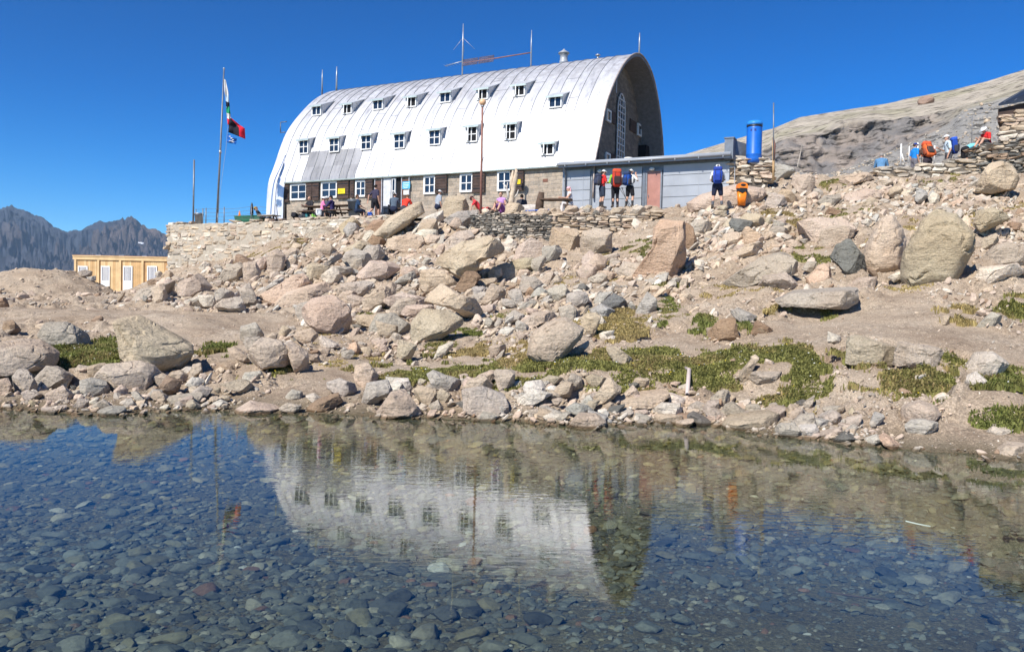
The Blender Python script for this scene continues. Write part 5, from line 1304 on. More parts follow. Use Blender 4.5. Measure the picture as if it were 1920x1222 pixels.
# ------------------------------------------------------------------ poles, flags, fence and terrace furniture
def terr(px, yl, dz=0., py=392):
    """a point of the terrace on the line of sight of pixel column px, yl metres from the refuge wall"""
    q = on_y(px, py, yl); return wor(q[0], yl, tz(yl)+dz)
def bar(name, P, r, mat, label, cat, n=8, group=None):
    P = np.array(P, float); m = MB(); m.tube(P-P[0], r, n); return tag(m.build(name, mat, None, True, 0, P[0]), label, cat, group)
fy = -4.1
fb_ = terr(406, fy, 0, 420); YF = fb_[1]
fp = thing('flagpole', fb_, 0, 'tall thin leaning flagpole with a rope at the terrace corner', 'flagpole')
top = at(420, 129, YF)-fb_; mid = at(413, 285, YF)-fb_
part(fp, 'pole', lambda m: m.tube([(0, 0, -.2), mid, top], [.065, .055, .035], 8), M_POLE)
part(fp, 'finial', lambda m: m.ell(top, (.06, .06, .06), 2), M_STEEL)
part(fp, 'collar', lambda m: m.tube([mid-np.array([0, 0, .08]), mid+np.array([0, 0, .08])], .075, 8), M_STEEL)
part(fp, 'rope', lambda m: m.tube([at(421, 148, YF-.05)-fb_, at(427, 240, YF-.05)-fb_, at(424, 275, YF-.05)-fb_, at(414, 350, YF-.05)-fb_, at(409, 405, YF-.05)-fb_], .009, 5), M_STEEL)
b2_ = terr(362, fy, 0, 420); P0 = at(364, 300, b2_[1])
bar('pole', [b2_-np.array([0, 0, .3]), P0], .05, M_POLE, 'bare dark pole standing at the corner of the terrace wall', 'pole')
def flag(name, rows, mats, label, depth=.10, seed=1):
    """rows: [(left px, left py, right px, right py)] from top to bottom; one material per column band"""
    n_ = 14; V = []; F = []; mi = []; rs = np.random.default_rng(seed); A = np.array(rows, float); k = 18
    for j in range(k+1):
        t = j/k*(len(A)-1); i = min(int(t), len(A)-2); u = t-i; L_ = A[i, :2]*(1-u)+A[i+1, :2]*u; R_ = A[i, 2:]*(1-u)+A[i+1, 2:]*u
        for c in range(n_+1):
            s = c/n_; p = L_*(1-s)+R_*s; w_ = depth*math.sin(s*7+j*.25+seed)*min(1, s*3)+depth*.5*math.sin(j*.7+s*3)
            V.append(at(p[0], p[1], YF-.08+w_))
    for j in range(k):
        for c in range(n_): a = j*(n_+1)+c; F.append((a, a+1, a+n_+2, a+n_+1)); mi.append((c if mats[0] == 'c' else j)*len(mats[1])//(n_ if mats[0] == 'c' else k))
    V = np.array(V); o0 = V[0].copy(); m = MB(); m.v = [tuple(v) for v in V-o0]; m.f = F; m.m = mi
    o = m.build(name, mats[1], None, True, 0, o0); so_ = o.modifiers.new('thickness', 'SOLIDIFY'); so_.thickness = .008
    return tag(o, label, 'flag', 'flags on the flagpole')
def cloth(n_, c): return pm(n_, c, .85, 0, .08, 4, spec=.1)
CW, CG, CRD, CB, CBL = cloth('white_cloth', (.62, .62, .6)), cloth('green_cloth', (.02, .25, .12)), cloth('red_cloth', (.55, .02, .04)), cloth('black_cloth', (.02, .02, .028)), cloth('blue_cloth', (.02, .12, .42))
flag('flag', [(420.5,149,423,150),(421,170,428,172),(423,185,429.5,188),(424,200,431,203)], ('r', [CW, CW, cloth('pale_blue_cloth', (.4, .5, .6)), CB]), 'topmost limp flag, pale above and dark below, on the flagpole', .05, 3)
flag('flag', [(424,202,430,200),(424.5,212,432,214),(425.5,222,433,225),(427,234,436,232)], ('r', [CG, CW, CRD]), 'limp green white and red flag below the topmost flag', .05, 5)
flag('flag', [(428,221,433,221),(428.5,228,450,235),(429,238,459,241),(428,248,460,261)], ('c', [CB, CB, CB, CRD, CRD]), 'half black half red flag blowing out from the pole', .10, 2)
fo = flag('flag', [(426.5,251,444,260),(426,259,443.5,266),(425.5,267,442.5,271)], ('r', [CBL]), 'small blue flag with a white emblem, lowest on the pole', .04, 6)
em = MB(); o0 = np.array(fo.location)
for px, py, a_, b_ in [(431,256,2.2,1.0),(434,259.5,2.4,1.2),(437,262.5,2.0,.9),(433,264.5,4.2,.8),(437,266.5,3.0,.7)]: em.ell(at(px, py, YF-.20)-o0, (a_*.029, .012, b_*.029), 2)
em.build('emblem', CW, fo, True)
# rope fence at the terrace corner
fe = thing('rope_fence', terr(372, -4.2), 0, 'thin post and wire fence around the terrace corner', 'fence'); bF = np.array(fe.location)
FP = [(367,392),(380,391),(386,390),(408,400),(420,388),(471,386)]
tops = []
for px, pt in FP:
    b_ = terr(px, -4.15 if px > 375 else -4.0, 0, 418); t_ = at(px+.4, pt, b_[1]); tops.append((b_, t_)); part(fe, 'post', lambda m, b_=b_, t_=t_: m.tube([b_-bF-(0, 0, .1), t_-bF], .028, 6), M_POLE)
for k in range(4):
    def wire(m, k=k):
        P = []
        for px, py in ((367, 393+k*7), (386, 391.5+k*7), (420, 392+k*7), (446, 391+k*6.5), (471, 387+k*7), (500, 389+k*6)):
            b_ = terr(px, -4.15, 0, 418); P.append(at(px, py, b_[1])-bF)
        m.tube(P, .008, 5)
    part(fe, 'wire', wire, M_POLE)
def bin_(name, px, yl, h, r0, r1, mat, label, dz=0, lid=None):
    b_ = terr(px, yl, dz); th = thing(name, b_, 0, label, 'bin')
    part(th, 'body', lambda m: m.lathe([(r0, 0), (r1, h), (r1*1.06, h), (r1*1.06, h+.04), (r1*.9, h+.04), (r1*.88, h-.1)], 20), mat)
    part(th, 'rim', lambda m: m.lathe([(r1*1.09, h-.06), (r1*1.09, h-.01), (r1*1.0, h-.01), (r1*1.0, h-.06)], 20), lid or M_ZINCD); return th
bin_('grey_bin', 373, -4.0, .58, .19, .24, M_STEEL, 'small grey bin beside the corner fence posts', .0)
bin_('grey_bin', 664, -3.6, .95, .27, .33, pm('grey_bin_plastic', (.17, .19, .21), .5), 'big grey waste bin between the picnic tables')
# green box, board table, parasol, stick
b_ = terr(441, -4.0, 0, 415); e_ = terr(486, -4.0, 0, 415); gb = thing('green_trough', b_, math.atan2(e_[1]-b_[1], e_[0]-b_[0]), 'long green boarded trough on the terrace edge', 'trough'); Lg = np.linalg.norm(e_-b_)
part(gb, 'side_board', lambda m: [m.prism([(0-k*.03, 0, .03+k*.11), (Lg, 0, .03+k*.11), (Lg, 0, .125+k*.11), (-k*.03-.02, 0, .125+k*.11)], (0, .03, 0)) for k in range(3)], M_GREEN, False)
part(gb, 'body', lambda m: m.prism([(0, .03, 0), (Lg, .03, 0), (Lg, .03, .32), (-.08, .03, .34)], (0, .45, 0)), M_GREEN, False)
part(gb, 'rail', lambda m: m.box(-.1, Lg, -.02, .5, .36, .40), M_GREEN, False)
cn = thing('orange_cone', terr(449, -3.8, .38, 415), 0, 'little orange cone standing on the green trough', 'cone')
part(cn, 'body', lambda m: m.lathe([(.12, 0), (.12, .02), (.07, .03), (.015, .3), (.01, .31)], 14), M_ORANGE); part(cn, 'base', lambda m: m.box(-.15, .15, -.15, .15, -.02, .0), M_ORANGE, False)
pa = thing('closed_parasol', terr(472, -3.6, 0, 410), 0, 'folded dark parasol on a thin stem beside the green trough', 'parasol')
part(pa, 'stem', lambda m: m.tube([(0, 0, 0), (0, 0, 1.1)], .022, 6), M_POLE); part(pa, 'canopy', lambda m: m.lathe([(.03, .38), (.10, .45), (.085, .8), (.05, 1.02), (.01, 1.1)], 10), M_BLACK)
bar('stick', [terr(522, -3.9, 0, 410), at(518, 383, terr(522, -3.9)[1])], .02, M_POLE, 'thin iron stake leaning at the corner of the refuge', 'stake')
def table(px, yl, rz, label, L_=1.6, top=M_WOODD, h=.74, bench=True, name='picnic_table', cat='table'):
    th = thing(name, terr(px, yl), rz, label, cat)
    part(th, 'table_top', lambda m: [m.box(-L_/2, L_/2, -.34+k*.172, -.34+k*.172+.16, h-.045, h) for k in range(4)], top, False)
    for sx in (-1, 1): part(th, 'leg', lambda m, sx=sx: (m.tube([(sx*L_*.38, -.5 if bench else -.25, 0), (sx*L_*.36, -.06, h-.05)], .04, 6), m.tube([(sx*L_*.38, .5 if bench else .25, 0), (sx*L_*.36, .06, h-.05)], .04, 6)), M_WOODD)
    if bench:
        for sy in (-1, 1): part(th, 'bench_seat', lambda m, sy=sy: (m.box(-L_/2, L_/2, sy*.62-.13, sy*.62+.13, .40, .445), m.box(-L_*.38, -L_*.34, -.6, .6, .34, .40), m.box(L_*.34, L_*.38, -.6, .6, .34, .40)), top, False)
    return th
table(601, -3.5, -HT, 'dark picnic table with seated diners nearest the refuge corner', 2.0)
table(650, -3.4, -HT, 'dark picnic table behind the big grey bin', 1.5)
table(505, -3.7, -HT, 'low pale board table beside the green trough', 1.1, M_WOODG, .36, False, 'low_table')
th = table(755, -3.3, -HT, 'wooden bench where two people sit with their backs turned', 2.0, M_WOODD, .45, False, 'bench', 'bench')
lt = thing('log_table', terr(1042, -3.6, .1), -HT, 'rustic dark table made of a split log with one upright stump', 'table')
part(lt, 'table_top', lambda m: m.tube([(-.75, 0, .52), (-.3, .02, .5), (.75, 0, .46)], [.12, .15, .11], 10, 0, 1.6, .5), M_WOODD)
part(lt, 'stump', lambda m: m.tube([(-.82, 0, -.2), (-.8, 0, .35), (-.72, 0, .85)], [.2, .19, .13], 10), M_WOODD)
part(lt, 'leg', lambda m: m.tube([(.55, 0, -.2), (.55, 0, .45)], .09, 8), M_WOODD)
sb = MB(); a_ = terr(966, -3.0, .25); e_ = terr(1021, -3.0, .25); V, F = ICO[4]
V = np.sign(V)*abs(V)**.6*np.array([np.linalg.norm(e_-a_)/2, .22, .16]); V = finish_rock(V, F, None, .5, 55, .04, 5); sb.add(V, F)
o = sb.build('stone_bench', M_ROCK, None, True, 0, (a_+e_)/2); o.rotation_euler = (0, 0, -HT); o.color = (.62, .57, .52, 1); tag(o, 'long pale log shaped stone bench beside the driftwood', 'bench')
# driftwood sculpture
bD = terr(957, -3.3, .0); YD = bD[1]; dw = thing('driftwood', bD, 0, 'bleached forked driftwood trunk standing upright on the terrace', 'driftwood')
def D(px, py, dy=0): return at(px, py, YD+dy)-bD
def trunk(m):
    m.tube([D(955,392), D(958,378), D(961,362), D(963,350), D(966,338), D(968,326), D(967.5,316)], [.20,.17,.12,.13,.12,.10,.05], 9)
    m.tube([D(961,360), D(959,345,.05), D(960,332,.08), D(962,320,.1)], [.11,.10,.08,.04], 8); m.tube([D(968,330), D(969,320,-.1)], [.08,.03], 7)
part(dw, 'trunk', trunk, pm('bleached_wood', (.52, .42, .31), .85, 0, .3, 5, .02, 12))
part(dw, 'branch', lambda m: (m.tube([D(955,378), D(952,362,-.1), D(949,350,-.15), D(943,344,-.2)], [.09,.06,.045,.02], 7), m.tube([D(950,354,-.15), D(952,342,-.2)], [.035,.015], 6), m.tube([D(955,382), D(949,374,-.2), D(944,372,-.25)], [.07,.05,.02], 7), m.tube([D(963,372), D(969,366,-.15), D(972,356,-.2)], [.05,.035,.015], 6)), pm('silver_driftwood', (.62, .58, .52), .85, 0, .2, 5))
bar('hose', [terr(972, -4.0, .12, 400), terr(990, -4.0, .14, 398), terr(1012, -4.0, .15), terr(1030, -3.9, .16)], .02, M_BLUE, 'blue hose lying along the rubble below the log table', 'hose')
# street lamp
bl = terr(901.5, -4.0, -.1); YL = bl[1]; lp = thing('street_lamp', bl, 0, 'tall rusty lamp post with a round globe in front of the roof', 'street lamp')
tp_ = at(904.6, 199, YL)-bl; gc = at(905, 192, YL)-bl
part(lp, 'post', lambda m: m.tube([(0, 0, -.1), tp_*.5, tp_], [.06, .055, .045], 8), M_RUST)
part(lp, 'globe', lambda m: m.ell(gc, (.165, .165, .165), 3), pm('amber_globe', (.72, .45, .26), .25, 0, .25, 2))
part(lp, 'socket', lambda m: m.lathe([(.05, 0), (.09, .06), (.08, .1)], 12, gc-np.array([0, 0, .24])), M_STEEL)

# ------------------------------------------------------------------ orange bin, blue barrel, marker poles, drain pipe
ob = hit(1390, 391); bo = thing('litter_bin', ob, .06, 'bright orange litter bin with a black liner on the rock rim', 'litter bin'); k = ob[1]/FPX
W2 = 9.2*k; Ht = 43*k
def tap(m, z0, z1, w0, w1, mi=0, n_=16):
    pr = []
    for z, w_ in ((z0, w0), (z1, w1)): pr.append((w_, z))
    V = []
    for w_, z in pr:
        for q in range(n_*2): t = math.pi*q/n_; c, s = math.cos(t), math.sin(t); V.append((w_*np.sign(c)*abs(c)**.6, w_*.75*np.sign(s)*abs(s)**.6, z))
    N2 = n_*2; m.add(V, [(q, (q+1) % N2, N2+(q+1) % N2, N2+q) for q in range(N2)]+[tuple(range(N2-1, -1, -1)), tuple(range(N2, 2*N2))], mi)
z0 = .12
part(bo, 'body', lambda m: (tap(m, z0, z0+Ht*.58, W2*.72, W2*.95), tap(m, z0+Ht*.575, z0+Ht*.72, W2*.97, W2*1.02)), M_ORANGE)
def hood(m):
    n_ = 16; P = []
    for q in range(n_+1): t = math.pi*q/n_; P.append((W2*1.02*math.cos(t), -.0, z0+Ht*.78+Ht*.2*math.sin(t)**.8))
    m.prism([(x, -W2*.72, z) for x, y, z in P], (0, W2*1.45, 0)); m.box(-W2*1.02, W2*1.02, -W2*.72, W2*.73, z0+Ht*.72, z0+Ht*.78)
part(bo, 'hood', hood, M_ORANGE, False)
part(bo, 'opening', lambda m: m.ell((-.0, -W2*.73, z0+Ht*.865), (W2*.55, .02, Ht*.055), 3), M_BLACK)
part(bo, 'liner', lambda m: (tap(m, z0+Ht*.60, z0+Ht*.74, W2*1.0, W2*1.06), m.prism([(-W2*.9, -W2*.8, z0+Ht*.60), (-W2*.2, -W2*.81, z0+Ht*.52), (W2*.5, -W2*.8, z0+Ht*.60), (W2*.8, -W2*.78, z0+Ht*.53), (W2*.95, -W2*.74, z0+Ht*.66), (-W2*.95, -W2*.74, z0+Ht*.66)], (0, .02, 0))), M_BLACK, False)
part(bo, 'post', lambda m: m.tube([(W2*.3, W2*.9, -.3), (W2*.3, W2*.9, z0+Ht*.9)], .03, 8), M_RUST)
YB = 35.6; bb = at(1413, 298, YB); r_b = 14*YB/FPX; hb = (at(1413, 227, YB)-bb)[2]
bl_ = thing('blue_barrel', bb, .02, 'tall bright blue plastic barrel with a black clamp ring on the stone stack', 'barrel')
part(bl_, 'body', lambda m: m.lathe([(r_b*.93, -.2), (r_b, .0), (r_b, .09*hb), (r_b*1.03, .10*hb), (r_b, .115*hb), (r_b, .80*hb), (r_b*.98, .82*hb), (r_b*.96, .83*hb)], 32), M_BLUE)
part(bl_, 'lid', lambda m: m.lathe([(r_b*1.04, .875*hb), (r_b*1.05, .93*hb), (r_b*.98, .945*hb), (r_b*.9, .985*hb), (r_b*.5, hb), (.01, hb)], 32), pm('light_blue_plastic', (.03, .22, .62), .4, 0, .1))
part(bl_, 'clamp_ring', lambda m: m.lathe([(r_b*.97, .825*hb), (r_b*1.02, .835*hb), (r_b*1.02, .872*hb), (r_b*.97, .878*hb)], 32), M_BLACK)
part(bl_, 'sticker', lambda m: m.prism([(-r_b*.75, -r_b*.69, .70*hb), (-r_b*.1, -r_b*1.01, .70*hb), (-r_b*.1, -r_b*1.01, .76*hb), (-r_b*.75, -r_b*.69, .76*hb)], (-.004, -.012, 0)), pm('navy_print', (.01, .04, .2), .5), False)
YM = 33.5; bm_ = at(1450, 338, YM); mp_ = thing('marker_pole', bm_, 0, 'tall marker pole, pale wood below and thin dark rod above', 'pole')
part(mp_, 'wooden_post', lambda m: m.tube([at(1450, 338, YM)-bm_, at(1450.3, 300, YM)-bm_, at(1450, 262, YM)-bm_], [.055, .05, .04], 8), M_WOODP)
part(mp_, 'rod', lambda m: m.tube([at(1450.2, 300, YM-.06)-bm_, at(1450.5, 193, YM-.06)-bm_], .026, 6), M_POLE)
part(mp_, 'bark_strip', lambda m: m.tube([at(1451.5, 300, YM-.03)-bm_, at(1452, 272, YM-.03)-bm_, at(1449.5, 258, YM-.03)-bm_], [.03, .06, .03], 6, 0, 1, .5), M_RUST)
bar('pole', [at(1495, 314, 62), at(1504, 273, 64)], .05, M_WOODG, 'pale plank leaning against the foot of the dark cliff', 'pole')
for px, p0, p1, Yq, r, lab, mt in [(1690, 310, 270, 36, .035, 'pale post with a brace, first behind the low wall from the blue shirted sitter', M_PAPER), (1705, 306, 274, 37, .022, 'thin pale post just beside the walker in the blue cap', M_PAPER), (1721, 306, 268, 37, .035, 'thick pale post between the blue cap and the orange pack', M_PAPER), (1729, 306, 272, 37, .018, 'thin dark rod beside the orange backpack', M_POLE), (1752.5, 306, 273, 37, .035, 'pale post beyond the orange backpack', M_PAPER), (1823, 268, 217, 37, .014, 'very thin dark rod rising above the bending walker', M_POLE)]:
    P = [at(px-1, p0, Yq), at(px, p1, Yq)]; b_ = bar('post', P, r, mt, lab, 'post', 6)
    if px == 1690: q = MB(); q.tube([at(1690.5, 288, Yq)-P[0], at(1697, 309, Yq)-P[0]], .03, 6); q.build('brace', M_PAPER, b_, True)
pa_, pb_ = hit(1292, 704)+np.array([0, 0, .09]), hit(1288, 752)+np.array([0, 0, .10]); dp = thing('drain_pipe', pb_, 0, 'white plastic pipe ending in a dark mouth above the shore stones', 'pipe')
part(dp, 'pipe', lambda m: m.tube([pa_-pb_+np.array([0, .3, 0]), pa_-pb_, (0, 0, 0)], .031, 14), pm('white_plastic', (.52, .43, .39), .4, 0, .08, 5))
dv = -(pa_-pb_)/np.linalg.norm(pa_-pb_)
part(dp, 'mouth', lambda m: m.tube([dv*.001, dv*.004], .024, 14), M_BLACK)  # black disc stands for the shade inside the hollow pipe
part(dp, 'stain', lambda m: m.tube([dv*.01+np.array([0, .02, -.05]), np.array([0, .05, -.22])], [.03, .02], 6), M_RUST)

# ------------------------------------------------------------------ people
SKIN = pm('skin', (.52, .30, .21), .6, 0, .08, 8); EYE = pm('eye', (.03, .02, .02), .3)
_cl = {}
def CL(c):
    k = tuple(c)
    if k not in _cl: _cl[k] = pm('fabric', c, .85, 0, .15, 14, .004, 60, .15)
    return _cl[k]
REM = []
def rem(mb, name, mat, parent, vox, extra=None, label=None):
    o = mb.build(name, [mat, EYE] if extra else mat, parent, True); md = o.modifiers.new('skin', 'REMESH'); md.mode = 'VOXEL'; md.voxel_size = vox; md.use_smooth_shade = True
    REM.append((o, extra)); return o
def capsule(m, P, r, n=10, **k):
    P = [np.array(p, float) for p in P]; r = list(r); d0 = P[0]-P[1]; d0 /= np.linalg.norm(d0); d1 = P[-1]-P[-2]; d1 /= np.linalg.norm(d1)
    Q = [P[0]+d0*r[0]*a for a in (.98, .8, .45)]+P+[P[-1]+d1*r[-1]*a for a in (.45, .8, .98)]
    R_ = [r[0]*.15, r[0]*.6, r[0]*.9]+r+[r[-1]*.9, r[-1]*.6, r[-1]*.15]; m.tube(Q, R_, n, **k)
LEGS = dict(stand=(.92, (.10,.03,.49), (.11,-.02,.08), (-.10,.02,.49), (-.11,-.02,.08)), wide=(.90, (.15,.05,.48), (.19,-.02,.08), (-.14,.02,.48), (-.17,-.02,.08)),
            walk=(.90, (.10,.20,.50), (.10,.22,.08), (-.10,-.04,.48), (-.10,-.36,.15)), sit=(.50, (.14,.42,.50), (.13,.44,.08), (-.14,.42,.50), (-.13,.44,.08)),
            low=(.22, (.14,.38,.46), (.12,.62,.08), (-.14,.38,.46), (-.12,.62,.08)), lie=(.16, (.10,.42,.20), (.11,.84,.10), (-.10,.40,.26), (-.11,.80,.10)))
ARMS = dict(down=((.06,-.04,-.29), (.05,.05,-.54)), front=((.08,.04,-.27), (-.04,.27,-.20)), rest=((.07,.10,-.26), (.02,.34,-.34)), poles=((.08,.0,-.28), (.12,.25,-.26)), face=((.14,.12,-.20), (-.07,.23,.12)), back=((.10,-.18,-.22), (.12,-.22,-.48)), table=((.08,.14,-.24), (-.02,.38,-.20)))
def person(loc, yaw, label, legs='stand', lean=0., ra='down', la='down', shirt=(.5,.02,.02), sleeve='short', bottom=('shorts', (.03,.03,.04)), hat=None, hair=(.05,.035,.025), head_tilt=0., sock=None, s=1., beard=False, turn=0.):
    th = thing('person', loc, yaw, label, 'person'); th.scale = (s, s, s)
    hz_, rk, rka, lk, lka = LEGS[legs]; rk, rka, lk, lka = map(np.array, (rk, rka, lk, lka)); pel = np.array([0, 0, hz_])
    ca, sa = math.cos(lean), math.sin(lean)
    def tr(x, y, z): return pel+np.array([x, y*ca+z*sa, z*ca-y*sa])
    chest, neck, hd = tr(0, .0, .40), tr(0, .0, .54), tr(0, .02, .66); tl = lean+head_tilt
    hd = neck+np.array([0, math.sin(tl)*.14+.015, math.cos(tl)*.14])
    sh = {1: tr(.185, 0, .475), -1: tr(-.185, 0, .475)}; hip = {1: pel+np.array([.09, 0, -.02]), -1: pel+np.array([-.09, 0, -.02])}
    J = {}
    for sg, a in ((1, ra), (-1, la)): e, w_ = ARMS[a]; J[sg] = (sh[sg]+np.array([e[0]*sg, e[1], e[2]]), sh[sg]+np.array([w_[0]*sg, w_[1], w_[2]]))
    kn = {1: rk, -1: lk}; an = {1: rka, -1: lka}
    b = MB()
    capsule(b, [tr(0, 0, 0), tr(0, 0, .2), chest, tr(0, 0, .48)], [.12, .11, .125, .10], 12, sx=1.3, sy=.82)
    capsule(b, [sh[-1], tr(0, -.01, .49), sh[1]], [.055, .075, .055]); capsule(b, [tr(0, 0, .47), hd-np.array([0, .01, .06])], [.062, .052])
    for sg in (1, -1):
        e, w_ = J[sg]; capsule(b, [sh[sg], e, w_], [.052, .041, .029], 9); h = (w_-e)/np.linalg.norm(w_-e); capsule(b, [w_, w_+h*.075], [.028, .034], 8, sx=1.25, sy=.55)
        capsule(b, [hip[sg], (hip[sg]+kn[sg])/2, kn[sg]], [.09, .078, .056], 10); capsule(b, [kn[sg], kn[sg]*.62+an[sg]*.38+np.array([0, -.025, 0]), an[sg]], [.054, .056, .036], 9)
        capsule(b, [an[sg]+np.array([0, -.03, -.03]), an[sg]+np.array([.01*sg, .16, -.045])], [.04, .032], 8)
    # head: skull, jaw, nose, ears
    cz, sz = math.cos(tl), math.sin(tl); ct, st_ = math.cos(turn), math.sin(turn)
    def hp(x, y, z): x, y = x*ct-y*st_, x*st_+y*ct; return hd+np.array([x, y*cz+z*sz, z*cz-y*sz])
    V, F = ICO[3]
    for c, r in (((0, -.005, .03), (.076, .095, .095)), ((0, .02, -.04), (.056, .068, .062)), ((0, .095, -.008), (.013, .022, .022)), ((.077, -.005, 0), (.012, .02, .028)), ((-.077, -.005, 0), (.012, .02, .028)), ((0, .083, -.058), (.024, .008, .008))):
        b.add([hp(*(v*np.array(r)+np.array(c))) for v in V], F)
    ex = MB()
    for sg in (1, -1):
        c = hp(.03*sg, .088, .015); ex.ell(c, (.0115, .0115, .0115), 1, 1)
        e, w_ = J[sg]; h = (w_-e)/np.linalg.norm(w_-e); sd = np.cross(h, np.array([0, 1., .2])); sd /= np.linalg.norm(sd)+1e-6; nn = np.cross(sd, h)*sg; k0 = w_+h*.085
        for f_ in range(4):
            l = (.062, .074, .070, .055)[f_]; o_ = sd*(f_-1.5)*.0175; ex.tube([k0+o_, k0+o_+h*l*.5+nn*.006, k0+o_+h*l*.85+nn*.022, k0+o_+h*l+nn*.036], [.0095, .009, .008, .006], 6)
        t0 = w_+h*.03+sd*.030*(-1); ex.tube([t0, t0-sd*.024+h*.022+nn*.008, t0-sd*.030+h*.052+nn*.018], [.011, .0095, .007], 6)
    body = rem(b, 'body', SKIN, th, .013, ex)
    # clothes
    c = MB(); capsule(c, [tr(0, 0, -.02), tr(0, 0, .2), chest, tr(0, 0, .49)], [.135, .128, .142, .11], 12, sx=1.3, sy=.84); capsule(c, [sh[-1], tr(0, -.01, .49), sh[1]], [.07, .088, .07])
    for sg in (1, -1):
        e, w_ = J[sg]; q = e*.75+sh[sg]*.25
        if sleeve == 'short': capsule(c, [sh[sg], q], [.068, .06], 9)
        elif sleeve == 'long': capsule(c, [sh[sg], e, e*.1+w_*.9], [.068, .056, .043], 9)
    rem(c, 'shirt', CL(shirt), th, .016)
    kind, bc = bottom; c = MB(); capsule(c, [tr(0, 0, -.03), tr(0, 0, .07)], [.14, .13], 12, sx=1.3, sy=.9)
    for sg in (1, -1):
        if kind == 'shorts': q = hip[sg]*.22+kn[sg]*.78; capsule(c, [hip[sg], q], [.115, .09], 10)
        else: capsule(c, [hip[sg], kn[sg], an[sg]+np.array([0, 0, .04])], [.112, .075, .058], 10)
    rem(c, 'shorts' if kind == 'shorts' else 'trousers', CL(bc), th, .017)
    for sg in (1, -1):
        a = an[sg]; c = MB(); capsule(c, [a+np.array([0, -.035, -.025]), a+np.array([.01*sg, .08, -.035]), a+np.array([.015*sg, .18, -.045])], [.055, .05, .04], 9); capsule(c, [a+np.array([0, -.01, .05]), a], [.05, .055], 9)
        rem(c, 'boot', CL((.07, .055, .045)), th, .014)
        if sock and kind == 'shorts': c = MB(); q = a*.55+kn[sg]*.45+np.array([0, -.02, 0]); capsule(c, [q, a], [.063, .045], 9); rem(c, 'sock', CL(sock), th, .014)
    if hair is not None:
        c = MB(); c.add([hp(*(v*np.array([.084, .098, .098])+np.array([0, -.02, .042]))) for v in V], [f for f in F if min(V[i][2]*.9-V[i][1]*.9 for i in f) > -.25]); c.build('hair', CL(hair), th, True)
    if beard: c = MB(); c.add([hp(*(v*np.array([.055, .04, .05])+np.array([0, .055, -.062]))) for v in V], F); c.build('beard', CL((.45, .43, .4)), th, True)
    if hat:
        kd, hc = hat; c = MB(); c.add([hp(*(v*np.array([.091, .108, .092])+np.array([0, -.008, .05]))) for v in V], [f for f in F if min(V[i][2] for i in f) > -.12])
        n_ = 16
        if kd == 'cap': pts = [(.078*math.cos(t), .075+.105*math.sin(t), .052-.02*math.sin(t)) for t in np.linspace(-.1, math.pi+.1, n_)]
        elif kd == 'brim': pts = [(.155*math.cos(t), .165*math.sin(t)-.005, .045-.012*math.cos(2*t)) for t in np.linspace(0, 2*math.pi, n_, endpoint=False)]
        else: pts = None
        if pts: c.prism([hp(*p) for p in pts], hp(0, 0, .012)-hp(0, 0, 0))
        if kd == 'scarf': c.add([hp(*(v*np.array([.09, .05, .12])+np.array([0, -.075, -.03]))) for v in V], F)
        c.build('hat', CL(hc), th, True)
    th['_back'] = [float(x) for x in tr(0, -.24, .30)]; th['_lean'] = lean
    return th
def backpack(pn, col, label, w=.34, h=.62, lid=None, side=None, loc=None, yaw=None, tilt=0., acc=(.05,.05,.06)):
    """a rucksack, worn on the back of pn or standing at loc"""
    if pn is not None:
        M2 = Matrix.Translation(pn.location) @ Matrix.Rotation(pn.rotation_euler[2], 4, 'Z') @ Matrix.Scale(pn.scale[0], 4); p = M2 @ Vector(pn['_back']); th = thing('backpack', p, pn.rotation_euler[2], label, 'backpack'); th.rotation_euler = (-pn['_lean'], 0, pn.rotation_euler[2])
    else: th = thing('backpack', np.array(loc)+np.array([0, 0, h*.42]), yaw, label, 'backpack'); th.rotation_euler = (tilt, 0, yaw)
    def rb(m, c, r, e=.45):
        V, F = ICO[3]; m.add(np.sign(V)*abs(V)**e*np.array(r)+np.array(c), F)
    m = MB(); rb(m, (0, 0, 0), (w/2, .12, h*.42)); m.build('main_bag', CL(col), th, True)
    m = MB(); rb(m, (0, -.005, h*.44), (w*.47, .125, h*.12)); m.build('lid', CL(lid or col), th, True)
    m = MB(); rb(m, (0, -.12, -.06), (w*.36, .06, h*.22)); m.build('front_pocket', CL(side or col), th, True)
    for sg in (1, -1):
        m = MB(); rb(m, (sg*w*.52, -.01, -.1), (.05, .085, h*.2)); m.build('side_pocket', CL(acc), th, True)
        m = MB(); m.tube([(sg*.12, .10, h*.33), (sg*.135, .22, h*.34), (sg*.14, .36, .12), (sg*.15, .30, -.1), (sg*.15, .10, -.2)] if pn is not None else [(sg*.10, .11, h*.3), (sg*.12, .17, .05), (sg*.12, .11, -.2)], .022, 6, 0, 1.6, .6); m.build('strap', CL(acc), th, True)
        m = MB(); m.tube([(sg*w*.28, -.13, h*.38), (sg*w*.28, -.185, .0), (sg*w*.28, -.14, -h*.36)], .009, 5); m.build('compression_strap', CL(acc), th, True)
    return th
def foot(px, py, Y):
    q = at(px, py, Y); q[2] = min(q[2], max(T(q[0], q[1])[0]+.05, q[2]-.15)); return q
AWAY = 0.; RIGHT = -math.pi/2; LEFT = math.pi/2; TOWARD = math.pi
WHT = (.72, .72, .70); NAVY = (.02, .025, .05); BLK = (.018, .018, .022); REDC = (.55, .03, .03)
h7 = person(foot(1128, 390, 36.2), RIGHT+.35, 'hiker in red shirt and white cap holding a camera, first of the annex trio', 'stand', .08, 'front', 'front', REDC, 'short', ('shorts', (.035,.045,.07)), ('cap', WHT), sock=(.05,.05,.055))
backpack(h7, (.05,.06,.10), 'dark backpack worn by the hiker in the red shirt at the annex', .3, .5)
